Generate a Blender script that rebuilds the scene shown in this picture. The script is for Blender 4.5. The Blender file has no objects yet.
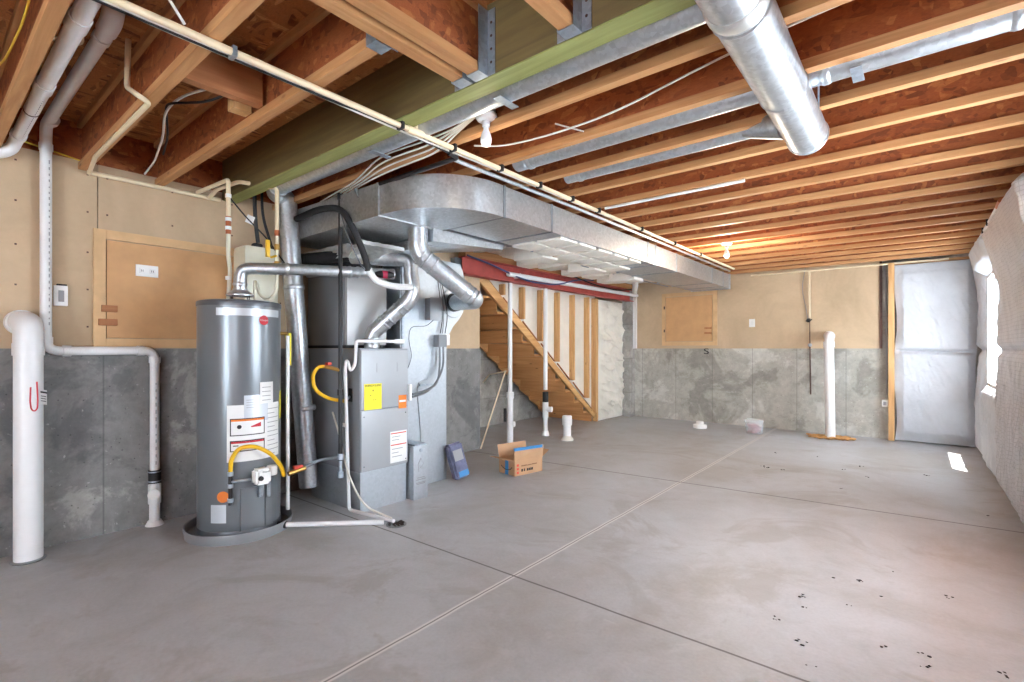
import bpy, bmesh, math, random
from mathutils import Vector, Matrix, noise
random.seed(7)
S = bpy.context.scene
COL = S.collection
# ---------------------------------------------------------------- camera
PSI = math.atan(406/497)
cd = bpy.data.cameras.new('camera'); cam = bpy.data.objects.new('camera', cd); COL.objects.link(cam)
cam.location = (0, 0, 1.22); cam.rotation_euler = (math.pi/2, 0, PSI)
cd.sensor_width = 36; cd.lens = 497/1024*36; cd.shift_y = 7.5/1024; cd.clip_start = 0.05
S.camera = cam
# ---------------------------------------------------------------- world, sun, exposure
w = bpy.data.worlds.new('world'); S.world = w; w.use_nodes = True
bg = w.node_tree.nodes['Background']; bg.inputs[0].default_value = (0.80, 0.90, 1, 1); bg.inputs[1].default_value = 10.0
sd = bpy.data.lights.new('sun', 'SUN'); sun = bpy.data.objects.new('sun', sd); COL.objects.link(sun)
sd.energy = 24; sd.angle = 0.009; sd.color = (1, 0.97, 0.92)
sun.rotation_euler = Vector((-0.235, 0.20, -1.0)).to_track_quat('-Z', 'Y').to_euler()
S.view_settings.view_transform = 'Standard'; S.view_settings.look = 'None'
S.view_settings.gamma = 1; S.view_settings.use_curve_mapping = False
S.view_settings.exposure = 1.27
# ---------------------------------------------------------------- materials
def srgb(c):
    return tuple(((v/255)/12.92 if v/255 <= 0.04045 else ((v/255+0.055)/1.055)**2.4) for v in c) + (1,)
def newmat(name):
    m = bpy.data.materials.new(name); m.use_nodes = True
    nt = m.node_tree; b = nt.nodes['Principled BSDF']
    return m, nt, b
def N(nt, t, **k):
    n = nt.nodes.new(t)
    for a, v in k.items(): setattr(n, a, v)
    return n
def ramp(nt, src, stops):
    r = N(nt, 'ShaderNodeValToRGB'); e = r.color_ramp.elements
    while len(e) < len(stops): e.new(0.5)
    for i, (p, c) in enumerate(stops): e[i].position = p; e[i].color = c
    nt.links.new(src, r.inputs[0]); return r.outputs[0]
def mix(nt, f, a, b, mode='MIX'):
    m = N(nt, 'ShaderNodeMix', data_type='RGBA', blend_type=mode)
    for i, v in ((0, f), (6, a), (7, b)):
        if hasattr(v, 'links'): nt.links.new(v, m.inputs[i])
        else: m.inputs[i].default_value = v
    return m.outputs[2]
def math_(nt, op, a, b=0.0, c=0.0):
    m = N(nt, 'ShaderNodeMath', operation=op)
    for i, v in enumerate((a, b, c)):
        if hasattr(v, 'links'): nt.links.new(v, m.inputs[i])
        else: m.inputs[i].default_value = v
    return m.outputs[0]
def coords(nt, scale=(1, 1, 1), rot=(0, 0, 0), rnd=False):
    t = N(nt, 'ShaderNodeTexCoord'); m = N(nt, 'ShaderNodeMapping'); src = t.outputs['Object']
    if rnd:
        oi = N(nt, 'ShaderNodeObjectInfo'); v = N(nt, 'ShaderNodeVectorMath', operation='SCALE'); v.inputs[0].default_value = (7, 13, 5)
        nt.links.new(oi.outputs['Random'], v.inputs['Scale'])
        a = N(nt, 'ShaderNodeVectorMath', operation='ADD'); nt.links.new(src, a.inputs[0]); nt.links.new(v.outputs[0], a.inputs[1]); src = a.outputs[0]
    nt.links.new(src, m.inputs[0]); m.inputs['Scale'].default_value = scale; m.inputs['Rotation'].default_value = rot
    return m.outputs[0]
def noi(nt, vec, scale, detail=4, rough=0.6, dist=0):
    n = N(nt, 'ShaderNodeTexNoise'); n.inputs['Scale'].default_value = scale; n.inputs['Detail'].default_value = detail
    n.inputs['Roughness'].default_value = rough; n.inputs['Distortion'].default_value = dist
    nt.links.new(vec, n.inputs['Vector']); return n.outputs['Fac']
def vor(nt, vec, scale, out='Color', feature='F1'):
    n = N(nt, 'ShaderNodeTexVoronoi', feature=feature); n.inputs['Scale'].default_value = scale
    nt.links.new(vec, n.inputs['Vector']); return n.outputs[out]
def bump(nt, b, src, strength=0.2, dist=0.01):
    n = N(nt, 'ShaderNodeBump'); n.inputs['Strength'].default_value = strength; n.inputs['Distance'].default_value = dist
    nt.links.new(src, n.inputs['Height']); nt.links.new(n.outputs[0], b.inputs['Normal'])
M = {}
def plain(name, c, rough=0.5, metal=0, var=0.06, spec=None):
    m, nt, b = newmat(name); b.inputs['Roughness'].default_value = rough; b.inputs['Metallic'].default_value = metal
    v = coords(nt); f = noi(nt, v, 6, 3)
    a = srgb(c); d = tuple(x*(1-3*var) for x in a[:3]) + (1,); l = tuple(min(1, x*(1+2*var)) for x in a[:3]) + (1,)
    nt.links.new(ramp(nt, f, [(0.3, d), (0.7, l)]), b.inputs['Base Color'])
    if spec is not None: b.inputs['Specular IOR Level'].default_value = spec
    M[name] = m; return m
plain('white_pvc', (232, 232, 232), 0.3, 0, 0.015)
plain('cream_pipe', (232, 214, 180), 0.4, 0, 0.02)
plain('white_plastic', (238, 238, 236), 0.4, 0, 0.01)
plain('ivory_plastic', (222, 218, 196), 0.4, 0, 0.02)
plain('tank_grey', (122, 127, 132), 0.28, 0.35, 0.01)
plain('tank_dark', (96, 99, 104), 0.35, 0.2, 0.02)
plain('pan_grey', (138, 140, 143), 0.45, 0.2, 0.02)
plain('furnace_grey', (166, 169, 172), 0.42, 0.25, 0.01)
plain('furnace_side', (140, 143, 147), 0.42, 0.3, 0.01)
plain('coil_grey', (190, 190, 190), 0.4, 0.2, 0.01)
plain('black_metal', (42, 40, 42), 0.45, 0.3, 0.05)
plain('black_rubber', (30, 30, 32), 0.6, 0, 0.05)
plain('dark_gap', (24, 23, 24), 0.8, 0, 0.05)
plain('yellow_hose', (236, 186, 30), 0.4, 0, 0.02)
plain('yellow_label', (240, 226, 40), 0.5, 0, 0.01)
plain('yellow_wire', (228, 190, 60), 0.5, 0, 0.02)
plain('orange_label', (240, 128, 30), 0.5, 0, 0.02)
plain('red_label', (200, 40, 52), 0.5, 0, 0.02)
plain('red_handle', (214, 72, 54), 0.45, 0, 0.02)
plain('red_primer', (176, 74, 66), 0.6, 0, 0.08)
plain('paper', (232, 232, 230), 0.6, 0, 0.01)
plain('print_grey', (150, 150, 152), 0.7, 0, 0.0)
plain('ink', (32, 32, 36), 0.7, 0, 0.0)
plain('brass', (186, 150, 84), 0.35, 0.9, 0.04)
plain('copper', (196, 120, 84), 0.35, 0.9, 0.05)
plain('silver_label', (206, 212, 218), 0.35, 0.3, 0.02)
plain('grey_box', (150, 153, 156), 0.45, 0.3, 0.02)
plain('grey_conduit', (122, 126, 130), 0.4, 0.2, 0.02)
plain('cable_white', (226, 222, 212), 0.5, 0, 0.02)
plain('cable_blue', (70, 76, 120), 0.5, 0, 0.02)
plain('cardboard', (188, 148, 112), 0.75, 0, 0.03)
plain('cardboard_dark', (136, 98, 72), 0.75, 0, 0.03)
plain('blue_tape', (56, 132, 190), 0.4, 0, 0.03)
plain('mdf', (206, 160, 112), 0.65, 0, 0.03)
plain('mdf_edge', (214, 176, 130), 0.65, 0, 0.04)
plain('slate_plastic', (104, 106, 138), 0.35, 0, 0.2)
plain('dark_debris', (58, 50, 48), 0.9, 0, 0.2)
plain('rust', (96, 70, 62), 0.8, 0, 0.2)
plain('matte_white', (236, 228, 216), 0.7, 0, 0.03)
plain('window_vinyl', (214, 226, 234), 0.35, 0, 0.01)
plain('pink_content', (168, 30, 66), 0.4, 0, 0.15)
plain('porcelain', (236, 236, 238), 0.2, 0, 0.0)

def metal_mat(name, c, rough, spangle=0.12):
    m, nt, b = newmat(name); b.inputs['Metallic'].default_value = 0.88
    v = coords(nt); vc = vor(nt, v, 55); sp = N(nt, 'ShaderNodeSeparateColor'); nt.links.new(vc, sp.inputs[0])
    big = noi(nt, v, 2.5, 3); a = srgb(c)
    base = ramp(nt, sp.outputs[0], [(0, tuple(x*(1-spangle) for x in a[:3]) + (1,)), (1, tuple(min(1, x*(1+spangle)) for x in a[:3]) + (1,))])
    nt.links.new(mix(nt, math_(nt, 'MULTIPLY', big, 0.35), base, tuple(x*0.7 for x in a[:3]) + (1,)), b.inputs['Base Color'])
    r = math_(nt, 'MULTIPLY_ADD', sp.outputs[1], 0.14, rough); r2 = math_(nt, 'MULTIPLY_ADD', big, 0.15, r)
    nt.links.new(r2, b.inputs['Roughness']); bump(nt, b, noi(nt, v, 7, 2), 0.08, 0.02); M[name] = m
metal_mat('galvanised', (205, 210, 214), 0.24)
metal_mat('galvanised_duct', (196, 198, 200), 0.26)
metal_mat('foil', (226, 226, 222), 0.3, 0.05)
metal_mat('hanger_steel', (176, 186, 196), 0.35)
metal_mat('return_steel', (188, 194, 200), 0.34, 0.04)

def osb(name, c0, c1, c2):
    m, nt, b = newmat(name); b.inputs['Roughness'].default_value = 0.75
    cols = []
    for rot, sc in (((0.3, 0.5, 0.2), (10, 40, 34)), ((1.1, 0.2, 0.9), (36, 11, 40))):
        v = coords(nt, sc, rot, True); wv = N(nt, 'ShaderNodeVectorMath', operation='ADD')
        nn = N(nt, 'ShaderNodeTexNoise'); nn.inputs['Scale'].default_value = 0.25; nt.links.new(v, nn.inputs['Vector'])
        sc2 = N(nt, 'ShaderNodeVectorMath', operation='SCALE'); sc2.inputs['Scale'].default_value = 2.5; nt.links.new(nn.outputs['Color'], sc2.inputs[0])
        nt.links.new(v, wv.inputs[0]); nt.links.new(sc2.outputs[0], wv.inputs[1])
        s = N(nt, 'ShaderNodeSeparateColor'); nt.links.new(vor(nt, wv.outputs[0], 1.0), s.inputs[0]); cols.append(s.outputs[0])
    sel = ramp(nt, noi(nt, coords(nt, rnd=True), 9, 2), [(0.46, (0, 0, 0, 1)), (0.54, (1, 1, 1, 1))])
    f = mix(nt, sel, cols[0], cols[1])
    c = ramp(nt, f, [(0.0, srgb(c0)), (0.35, srgb(c1)), (0.8, srgb(c1)), (1.0, srgb(c2))])
    fine = noi(nt, coords(nt, (20, 60, 60), (0, 0, 0.4), True), 3, 4)
    c = mix(nt, 0.5, c, ramp(nt, fine, [(0.3, (0.5, 0.46, 0.42, 1)), (0.7, (1, 1, 1, 1))]), 'MULTIPLY')
    nt.links.new(c, b.inputs['Base Color']); bump(nt, b, f, 0.25, 0.003); M[name] = m
osb('osb_web', (128, 66, 34), (168, 92, 48), (196, 122, 68))
osb('osb_deck', (128, 78, 42), (190, 126, 72), (222, 166, 108))
def wood(name, a, c, axis=0, ring=18):
    m, nt, b = newmat(name); b.inputs['Roughness'].default_value = 0.62
    sc = [14, 14, 14]; sc[axis] = 0.9
    v = coords(nt, tuple(sc), (0, 0, 0), True); f = noi(nt, v, 1.6, 5, 0.6, 0.8)
    col = ramp(nt, f, [(0.25, srgb(a)), (0.5, srgb(tuple((x+y)/2 for x, y in zip(a, c)))), (0.75, srgb(c))])
    kn = vor(nt, coords(nt, tuple(3 if i == axis else 9 for i in range(3)), (0, 0, 0), True), 1.0, 'Distance')
    col = mix(nt, ramp(nt, kn, [(0.03, (0.75, 0.75, 0.75, 1)), (0.10, (0, 0, 0, 1))]), col, srgb((120, 70, 36)))
    nt.links.new(col, b.inputs['Base Color']); bump(nt, b, f, 0.1, 0.003); M[name] = m
wood('lumber_x', (170, 114, 68), (212, 162, 110), 0)
wood('lumber_y', (170, 114, 68), (212, 162, 110), 1)
wood('lumber_z', (196, 144, 88), (232, 190, 134), 2)
wood('tread_wood', (200, 140, 82), (230, 174, 116), 0)
wood('stringer_wood', (196, 142, 86), (232, 186, 128), 1)
wood('treated_green', (128, 132, 74), (168, 170, 106), 0)
wood('beam_shade_brown', (92, 76, 46), (122, 104, 62), 0)  # darker beam colour holding the shade of the near face
wood('plank_brown', (164, 104, 64), (190, 132, 88), 1)

def concrete(name, dark, mid, light, axis):
    m, nt, b = newmat(name); b.inputs['Roughness'].default_value = 0.8
    t = N(nt, 'ShaderNodeNewGeometry').outputs['Position']; P = t
    n1 = noi(nt, P, 1.6, 6, 0.65, 0.5); n2 = noi(nt, P, 9, 6, 0.7); n3 = noi(nt, P, 34, 3, 0.7)
    c = ramp(nt, n1, [(0.40, srgb(dark)), (0.46, srgb(mid)), (0.55, srgb(mid)), (0.60, srgb(light))])
    c = mix(nt, 0.5, c, ramp(nt, n2, [(0.3, (0.45, 0.45, 0.45, 1)), (0.62, (1, 1, 1, 1))]), 'MULTIPLY')
    c = mix(nt, ramp(nt, n3, [(0.66, (0, 0, 0, 1)), (0.74, (0.6, 0.6, 0.6, 1))]), c, srgb(tuple(min(255, x+34) for x in light)))
    pits = vor(nt, P, 22, 'Distance'); c = mix(nt, ramp(nt, pits, [(0.06, (0.7, 0.7, 0.7, 1)), (0.12, (0, 0, 0, 1))]), c, srgb(tuple(x*0.5 for x in dark)))
    xyz = N(nt, 'ShaderNodeSeparateXYZ'); nt.links.new(P, xyz.inputs[0]); q = xyz.outputs[axis]
    fr = math_(nt, 'ABSOLUTE', math_(nt, 'SUBTRACT', math_(nt, 'FRACT', math_(nt, 'DIVIDE', math_(nt, 'ADD', q, 20.0 - (0.395 if axis == 1 else 0.0)), 0.61)), 0.5))
    line = ramp(nt, fr, [(0.0, (1, 1, 1, 1)), (0.012, (0, 0, 0, 1))])
    c = mix(nt, math_(nt, 'MULTIPLY', line, 0.55), c, srgb(tuple(x*0.6 for x in dark)))
    # each form board left its own tone
    bd = N(nt, 'ShaderNodeTexWhiteNoise', noise_dimensions='1D')
    nt.links.new(math_(nt, 'FLOOR', math_(nt, 'ADD', math_(nt, 'DIVIDE', math_(nt, 'ADD', q, 20.0 - (0.395 if axis == 1 else 0.0)), 0.61), 0.5)), bd.inputs['W'])
    c = mix(nt, 0.35, c, ramp(nt, bd.outputs['Value'], [(0, (0.7, 0.7, 0.72, 1)), (1, (1, 1, 1, 1))]), 'MULTIPLY')
    nt.links.new(c, b.inputs['Base Color'])
    bump(nt, b, n2, 0.25, 0.01); M[name] = m
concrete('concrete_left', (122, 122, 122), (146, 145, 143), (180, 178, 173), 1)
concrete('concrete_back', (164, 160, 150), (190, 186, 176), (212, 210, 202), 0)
concrete('concrete_rough', (150, 147, 140), (178, 175, 168), (200, 197, 190), 2)

def floor_mat():
    m, nt, b = newmat('floor_concrete')
    P = N(nt, 'ShaderNodeNewGeometry').outputs['Position']
    n1 = noi(nt, P, 0.8, 5, 0.6, 0.6); n2 = noi(nt, P, 3.5, 6, 0.65, 1.2); n3 = noi(nt, P, 60, 3)
    c = ramp(nt, n1, [(0.36, srgb((166, 163, 160))), (0.5, srgb((178, 179, 181))), (0.68, srgb((188, 190, 194)))])
    c = mix(nt, 0.5, c, ramp(nt, n2, [(0.3, (0.74, 0.72, 0.70, 1)), (0.55, (1, 1, 1, 1))]), 'MULTIPLY')
    c = mix(nt, 0.25, c, ramp(nt, n3, [(0.35, (0.75, 0.75, 0.75, 1)), (0.6, (1, 1, 1, 1))]), 'MULTIPLY')
    st = ramp(nt, noi(nt, P, 2.1, 4, 0.6, 2.5), [(0.60, (0, 0, 0, 1)), (0.78, (0.4, 0.4, 0.4, 1))])
    c = mix(nt, st, c, srgb((200, 200, 200)))
    st2 = ramp(nt, noi(nt, P, 1.1, 5, 0.7, 1.0), [(0.54, (0, 0, 0, 1)), (0.62, (0.45, 0.45, 0.45, 1))])
    c = mix(nt, st2, c, srgb((150, 144, 138)))
    xyz = N(nt, 'ShaderNodeSeparateXYZ'); nt.links.new(P, xyz.inputs[0]); X, Y = xyz.outputs[0], xyz.outputs[1]
    wob = math_(nt, 'MULTIPLY', math_(nt, 'SUBTRACT', noi(nt, P, 4, 2), 0.5), 0.012)
    l1 = math_(nt, 'ABSOLUTE', math_(nt, 'ADD', math_(nt, 'ADD', X, 1.68), wob))
    l2 = math_(nt, 'ABSOLUTE', math_(nt, 'ADD', math_(nt, 'SUBTRACT', Y, math_(nt, 'MULTIPLY_ADD', X, 0.017, 2.10)), wob))
    l3 = math_(nt, 'ABSOLUTE', math_(nt, 'ADD', math_(nt, 'SUBTRACT', Y, math_(nt, 'MULTIPLY_ADD', X, 0.09, 4.64)), wob))
    for l, col, wd in ((l1, (222, 220, 216), 0.020), (l1, (112, 110, 108), 0.006), (l2, (80, 76, 74), 0.008), (l3, (70, 66, 64), 0.011)):
        c = mix(nt, ramp(nt, math_(nt, 'DIVIDE', l, wd), [(0.5, (0.85, 0.85, 0.85, 1)), (1.0, (0, 0, 0, 1))]), c, srgb(col))
    nt.links.new(c, b.inputs['Base Color'])
    nt.links.new(math_(nt, 'MULTIPLY_ADD', n2, 0.3, 0.32), b.inputs['Roughness'])
    bump(nt, b, n2, 0.06, 0.01); M['floor'] = m
floor_mat()
def drywall():
    m, nt, b = newmat('drywall_tan'); b.inputs['Roughness'].default_value = 0.8
    P = N(nt, 'ShaderNodeNewGeometry').outputs['Position']
    n = noi(nt, P, 1.3, 4, 0.6, 0.8)
    c = ramp(nt, n, [(0.3, srgb((184, 160, 130))), (0.6, srgb((206, 180, 148))), (0.8, srgb((212, 188, 158)))])
    c = mix(nt, 0.3, c, ramp(nt, noi(nt, P, 30, 3), [(0.3, (0.85, 0.85, 0.85, 1)), (0.7, (1, 1, 1, 1))]), 'MULTIPLY')
    nt.links.new(c, b.inputs['Base Color']); M['drywall'] = m
drywall()
def poly(name, c, trans, grid=False):
    m, nt, b = newmat(name); b.inputs['Roughness'].default_value = 0.32
    P = N(nt, 'ShaderNodeNewGeometry').outputs['Position']
    n = noi(nt, P, 14, 5, 0.65, 1.5); n2 = noi(nt, P, 3, 3)
    a = srgb(c); col = ramp(nt, n2, [(0.3, tuple(x*0.86 for x in a[:3]) + (1,)), (0.7, a)])
    if grid:
        xyz = N(nt, 'ShaderNodeSeparateXYZ'); nt.links.new(P, xyz.inputs[0]); g = None
        for o in (1, 2):
            fr = math_(nt, 'FRACT', math_(nt, 'MULTIPLY', xyz.outputs[o], 34.0)); q = math_(nt, 'LESS_THAN', fr, 0.16)
            g = q if g is None else math_(nt, 'MAXIMUM', g, q)
        col = mix(nt, math_(nt, 'MULTIPLY', g, 0.35), col, srgb((120, 118, 122)))
    nt.links.new(col, b.inputs['Base Color']); b.inputs['Specular IOR Level'].default_value = 0.7
    bump(nt, b, n, 0.35, 0.02); M[name] = m
poly('poly_white', (204, 207, 213), 0)
poly('poly_cream', (240, 234, 222), 0)
poly('poly_grid', (206, 205, 210), 0, True)
def glass(name):
    m, nt, b = newmat(name); nt.nodes.remove(b); o = nt.nodes['Material Output']
    t = N(nt, 'ShaderNodeBsdfTransparent'); g = N(nt, 'ShaderNodeBsdfGlossy'); g.inputs['Roughness'].default_value = 0.02
    mx = N(nt, 'ShaderNodeMixShader'); mx.inputs[0].default_value = 0.07
    nt.links.new(t.outputs[0], mx.inputs[1]); nt.links.new(g.outputs[0], mx.inputs[2]); nt.links.new(mx.outputs[0], o.inputs[0]); M[name] = m
glass('glass')
def clear():
    m, nt, b = newmat('clear_plastic'); b.inputs['Base Color'].default_value = (0.9, 0.9, 0.92, 1); b.inputs['Alpha'].default_value = 0.28
    b.inputs['Roughness'].default_value = 0.15; M['clear_plastic'] = m
clear()

# ---------------------------------------------------------------- mesh builder
def wloc(o):
    v = Vector((0, 0, 0))
    while o: v += o.location; o = o.parent
    return v
def fillet(pts, rad, n=6):
    P = [Vector(p) for p in pts]; out = [P[0]]
    for i in range(1, len(P)-1):
        a, b, c = P[i-1], P[i], P[i+1]; d1 = (a-b); d2 = (c-b); r = min(rad, d1.length*0.48, d2.length*0.48)
        if r < 1e-5 or d1.angle(d2, 0) > 3.10: out.append(b); continue
        s, e = b+d1.normalized()*r, b+d2.normalized()*r
        for k in range(n+1):
            t = k/n; out.append(s*(1-t)**2+b*2*t*(1-t)+e*t*t)
    out.append(P[-1]); return out
class B:
    def __init__(s): s.bm = bmesh.new()
    def _add(s, vs, fs):
        V = [s.bm.verts.new(v) for v in vs]
        for f in fs:
            try: s.bm.faces.new([V[i] for i in f])
            except ValueError: pass
        return s
    def box(s, x0, x1, y0, y1, z0, z1, bev=0):
        t = bmesh.new(); bmesh.ops.create_cube(t, size=1)
        for v in t.verts: v.co = Vector(((x0+x1)/2+v.co.x*(x1-x0), (y0+y1)/2+v.co.y*(y1-y0), (z0+z1)/2+v.co.z*(z1-z0)))
        if bev: bmesh.ops.bevel(t, geom=t.edges[:], offset=bev, segments=2, affect='EDGES', profile=0.7)
        return s.merge(t)
    def merge(s, t, mat=None):
        if mat is not None: bmesh.ops.transform(t, matrix=mat, verts=t.verts)
        t.verts.index_update(); vs = [v.co.copy() for v in t.verts]; fs = [[v.index for v in f.verts] for f in t.faces]
        t.free(); return s._add(vs, fs)
    def obox(s, c, size, rot, bev=0):
        t = bmesh.new(); bmesh.ops.create_cube(t, size=1)
        for v in t.verts: v.co = Vector((v.co.x*size[0], v.co.y*size[1], v.co.z*size[2]))
        if bev: bmesh.ops.bevel(t, geom=t.edges[:], offset=bev, segments=2, affect='EDGES')
        from mathutils import Euler
        return s.merge(t, Matrix.Translation(c) @ Euler(rot).to_matrix().to_4x4())
    def tube(s, pts, r, seg=16, fil=0, cap=True, n=6, hollow=0):
        P = fillet(pts, fil, n) if fil else [Vector(p) for p in pts]
        rs = r if isinstance(r, (list, tuple)) else [r]*len(P)
        if len(rs) != len(P): rs = [rs[0]]*len(P)
        tang = []
        for i in range(len(P)):
            d = (P[min(i+1, len(P)-1)]-P[max(i-1, 0)])
            if 0 < i < len(P)-1: d = (P[i+1]-P[i]).normalized()+(P[i]-P[i-1]).normalized()
            tang.append(d.normalized())
        up = Vector((0, 0, 1)) if abs(tang[0].z) < 0.9 else Vector((1, 0, 0))
        u = tang[0].cross(up).normalized(); vs, fs = [], []
        for i, p in enumerate(P):
            u = (u-tang[i]*u.dot(tang[i])).normalized(); v = tang[i].cross(u)
            k = 1.0
            if 0 < i < len(P)-1:
                cth = (P[i+1]-P[i]).normalized().dot(tang[i]); k = 1/max(cth, 0.6)
            for j in range(seg):
                a = 2*math.pi*j/seg; vs.append(p+(u*math.cos(a)+v*math.sin(a))*rs[i]*(1+0*(k-1)))
        for i in range(len(P)-1):
            for j in range(seg):
                a, b = i*seg+j, i*seg+(j+1) % seg; fs.append([a, b, b+seg, a+seg])
        if cap: fs.append(list(range(seg))[::-1]); fs.append([(len(P)-1)*seg+j for j in range(seg)])
        return s._add(vs, fs)
    def lathe(s, prof, o=(0, 0, 0), seg=40, axis=(0, 0, 1)):
        q = Vector((0, 0, 1)).rotation_difference(Vector(axis).normalized()); vs, fs = [], []; o = Vector(o)
        for r, z in prof:
            for j in range(seg):
                a = 2*math.pi*j/seg; vs.append(o+q @ Vector((r*math.cos(a), r*math.sin(a), z)))
        for i in range(len(prof)-1):
            for j in range(seg):
                a, b = i*seg+j, i*seg+(j+1) % seg; fs.append([a, b, b+seg, a+seg])
        if prof[0][0] > 1e-6: fs.append(list(range(seg))[::-1])
        if prof[-1][0] > 1e-6: fs.append([(len(prof)-1)*seg+j for j in range(seg)])
        s._add(vs, fs); bmesh.ops.remove_doubles(s.bm, verts=s.bm.verts, dist=1e-6); return s
    def prism(s, poly, d0, d1, axis='x'):
        n = len(poly); f = {'x': lambda p, d: (d, p[0], p[1]), 'y': lambda p, d: (p[0], d, p[1]), 'z': lambda p, d: (p[0], p[1], d)}[axis]
        vs = [f(p, d0) for p in poly]+[f(p, d1) for p in poly]
        fs = [list(range(n))[::-1], [n+i for i in range(n)]]+[[i, (i+1) % n, n+(i+1) % n, n+i] for i in range(n)]
        return s._add(vs, fs)
    def hexa(s, a, b):      # two quads, lofted
        vs = list(a)+list(b); return s._add(vs, [[3, 2, 1, 0], [4, 5, 6, 7]]+[[i, (i+1) % 4, 4+(i+1) % 4, 4+i] for i in range(4)])
    def sheet(s, fn, nu, nv, thick=None):
        vs = [fn(i/nu, j/nv) for j in range(nv+1) for i in range(nu+1)]
        fs = [[j*(nu+1)+i, j*(nu+1)+i+1, (j+1)*(nu+1)+i+1, (j+1)*(nu+1)+i] for j in range(nv) for i in range(nu)]
        if thick:
            n = len(vs); t = Vector(thick); vs += [Vector(v)+t for v in vs]; fs += [[x+n for x in f[::-1]] for f in fs]
            W = nu+1; H = nv+1
            rim = [(i, i+1) for i in range(nu)]+[((j)*W+nu, (j+1)*W+nu) for j in range(nv)]+[(nv*W+i+1, nv*W+i) for i in range(nu)]+[((j+1)*W, j*W) for j in range(nv)]
            fs += [[b, a, a+n, b+n] for a, b in rim]
        return s._add(vs, fs)
    def ball(s, c, r, sz=(1, 1, 1), sub=2, jit=0):
        t = bmesh.new(); bmesh.ops.create_icosphere(t, subdivisions=sub, radius=1)
        for v in t.verts:
            k = 1+jit*(noise.noise(v.co*2+Vector(c)*9)); v.co = Vector((v.co.x*r*sz[0]*k, v.co.y*r*sz[1]*k, v.co.z*r*sz[2]*k))
        return s.merge(t, Matrix.Translation(c))
    def text(s, body, size, matrix, depth=0.001, fn=None):
        cu = bpy.data.curves.new('t', 'FONT'); cu.body = body; cu.size = size; cu.extrude = depth/2; cu.align_x = 'CENTER'; cu.align_y = 'CENTER'
        ob = bpy.data.objects.new('t', cu); me = ob.to_mesh()
        vs = [matrix @ v.co if fn is None else fn(v.co) for v in me.vertices]; fs = [list(p.vertices) for p in me.polygons]
        ob.to_mesh_clear(); bpy.data.objects.remove(ob); bpy.data.curves.remove(cu)
        return s._add(vs, fs)
    def done(s, name, mat, parent=None, origin=None, smooth=True, label=None, stuff=False):
        bm = s.bm; bmesh.ops.recalc_face_normals(bm, faces=bm.faces)
        if parent is not None: o = wloc(parent)
        elif origin is not None: o = Vector(origin)
        else:
            xs = [v.co for v in bm.verts]; o = Vector(((min(v.x for v in xs)+max(v.x for v in xs))/2, (min(v.y for v in xs)+max(v.y for v in xs))/2, min(v.z for v in xs)))
        bmesh.ops.translate(bm, verts=bm.verts, vec=-o)
        me = bpy.data.meshes.new(name); bm.to_mesh(me); bm.free()
        if smooth:
            me.polygons.foreach_set('use_smooth', [True]*len(me.polygons)); me.set_sharp_from_angle(angle=math.radians(38))
        me.materials.append(M[mat]); ob = bpy.data.objects.new(name, me); COL.objects.link(ob)
        if parent is not None: ob.parent = parent
        else: ob.location = o
        if label: ob['label'] = label
        if stuff: ob['kind'] = 'stuff'
        return ob
def T(name, label, cat, loc, group=None):
    o = bpy.data.objects.new(name, None); COL.objects.link(o); o.location = loc; o.empty_display_size = 0.1
    o['label'] = label; o['category'] = cat
    if group: o['group'] = group
    return o
def tag(o, label, cat, group=None):
    o['label'] = label; o['category'] = cat
    if group: o['group'] = group
    return o
def struct(o, label=None):
    o['kind'] = 'structure'
    if label: o['label'] = label
    return o
def dup(root, loc, label):
    r = root.copy(); COL.objects.link(r); r.location = loc; r['label'] = label
    for ch in [c for c in bpy.data.objects if c.parent == root]:
        c = ch.copy(); COL.objects.link(c); c.parent = r
        for g in [c2 for c2 in bpy.data.objects if c2.parent == ch]:
            d = g.copy(); COL.objects.link(d); d.parent = c
    return r

# ================================================================ ROOM SHELL
XL, XR, YB, YR, ZC = -4.14, 0.62, 8.40, -3.2, 2.66
HL = 1.22      # top of the poured wall
struct(B().box(-5.45, 0.9, YR-0.2, 8.7, -0.12, 0).done('floor', 'floor'), 'grey concrete slab with saw cut joints')
struct(B().box(-5.45, 0.9, YR-0.2, 8.7, ZC, ZC+0.02).done('ceiling', 'osb_deck'), 'underside of the strand board subfloor')
wl = struct(B().box(XL-0.2, XL, YR, 4.45, 0, HL).done('wall_left', 'concrete_left'), 'poured concrete wall with tan drywall above')
dw = B().box(XL-0.19, XL-0.004, YR, 0.798, HL, 2.42).box(XL-0.19, XL-0.004, 0.804, 3.4, HL, 2.42).box(XL-0.19, XL-0.004, 3.404, 4.45, HL, 2.42)
dw.done('drywall', 'drywall', wl)
rim = B().box(XL-0.19, XL-0.02, YR, 4.45, 2.42, ZC); rim.done('rim_board', 'osb_web', wl)
sc = B()
for y in (0.42, 0.75, 0.85, 1.22, 1.62, 2.0):
    for z in (1.36, 1.6, 1.84, 2.1, 2.34):
        if 0.77 < y < 1.9 and z < 2.03: continue
        sc.box(XL-0.005, XL-0.002, y-0.005, y+0.005, z-0.005, z+0.005)
sc.done('drywall_screws', 'rust', wl)
wb = struct(B().box(-4.16, 0.9, YB, YB+0.2, 0, HL).done('wall_back', 'concrete_back'), 'far poured concrete wall with tan drywall above')
B().box(-3.98, -0.40, YB-0.012, YB+0.18, HL, 2.46).done('drywall', 'drywall', wb)
B().box(-0.40, 0.9, YB-0.002, YB+0.18, HL, 2.46).box(-4.16, -3.98, YB-0.002, YB+0.18, HL, 2.46).done('concrete_pier', 'concrete_rough', wb)
B().box(-4.16, 0.9, YB, YB+0.18, 2.46, ZC).done('rim_board', 'osb_web', wb)
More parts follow.
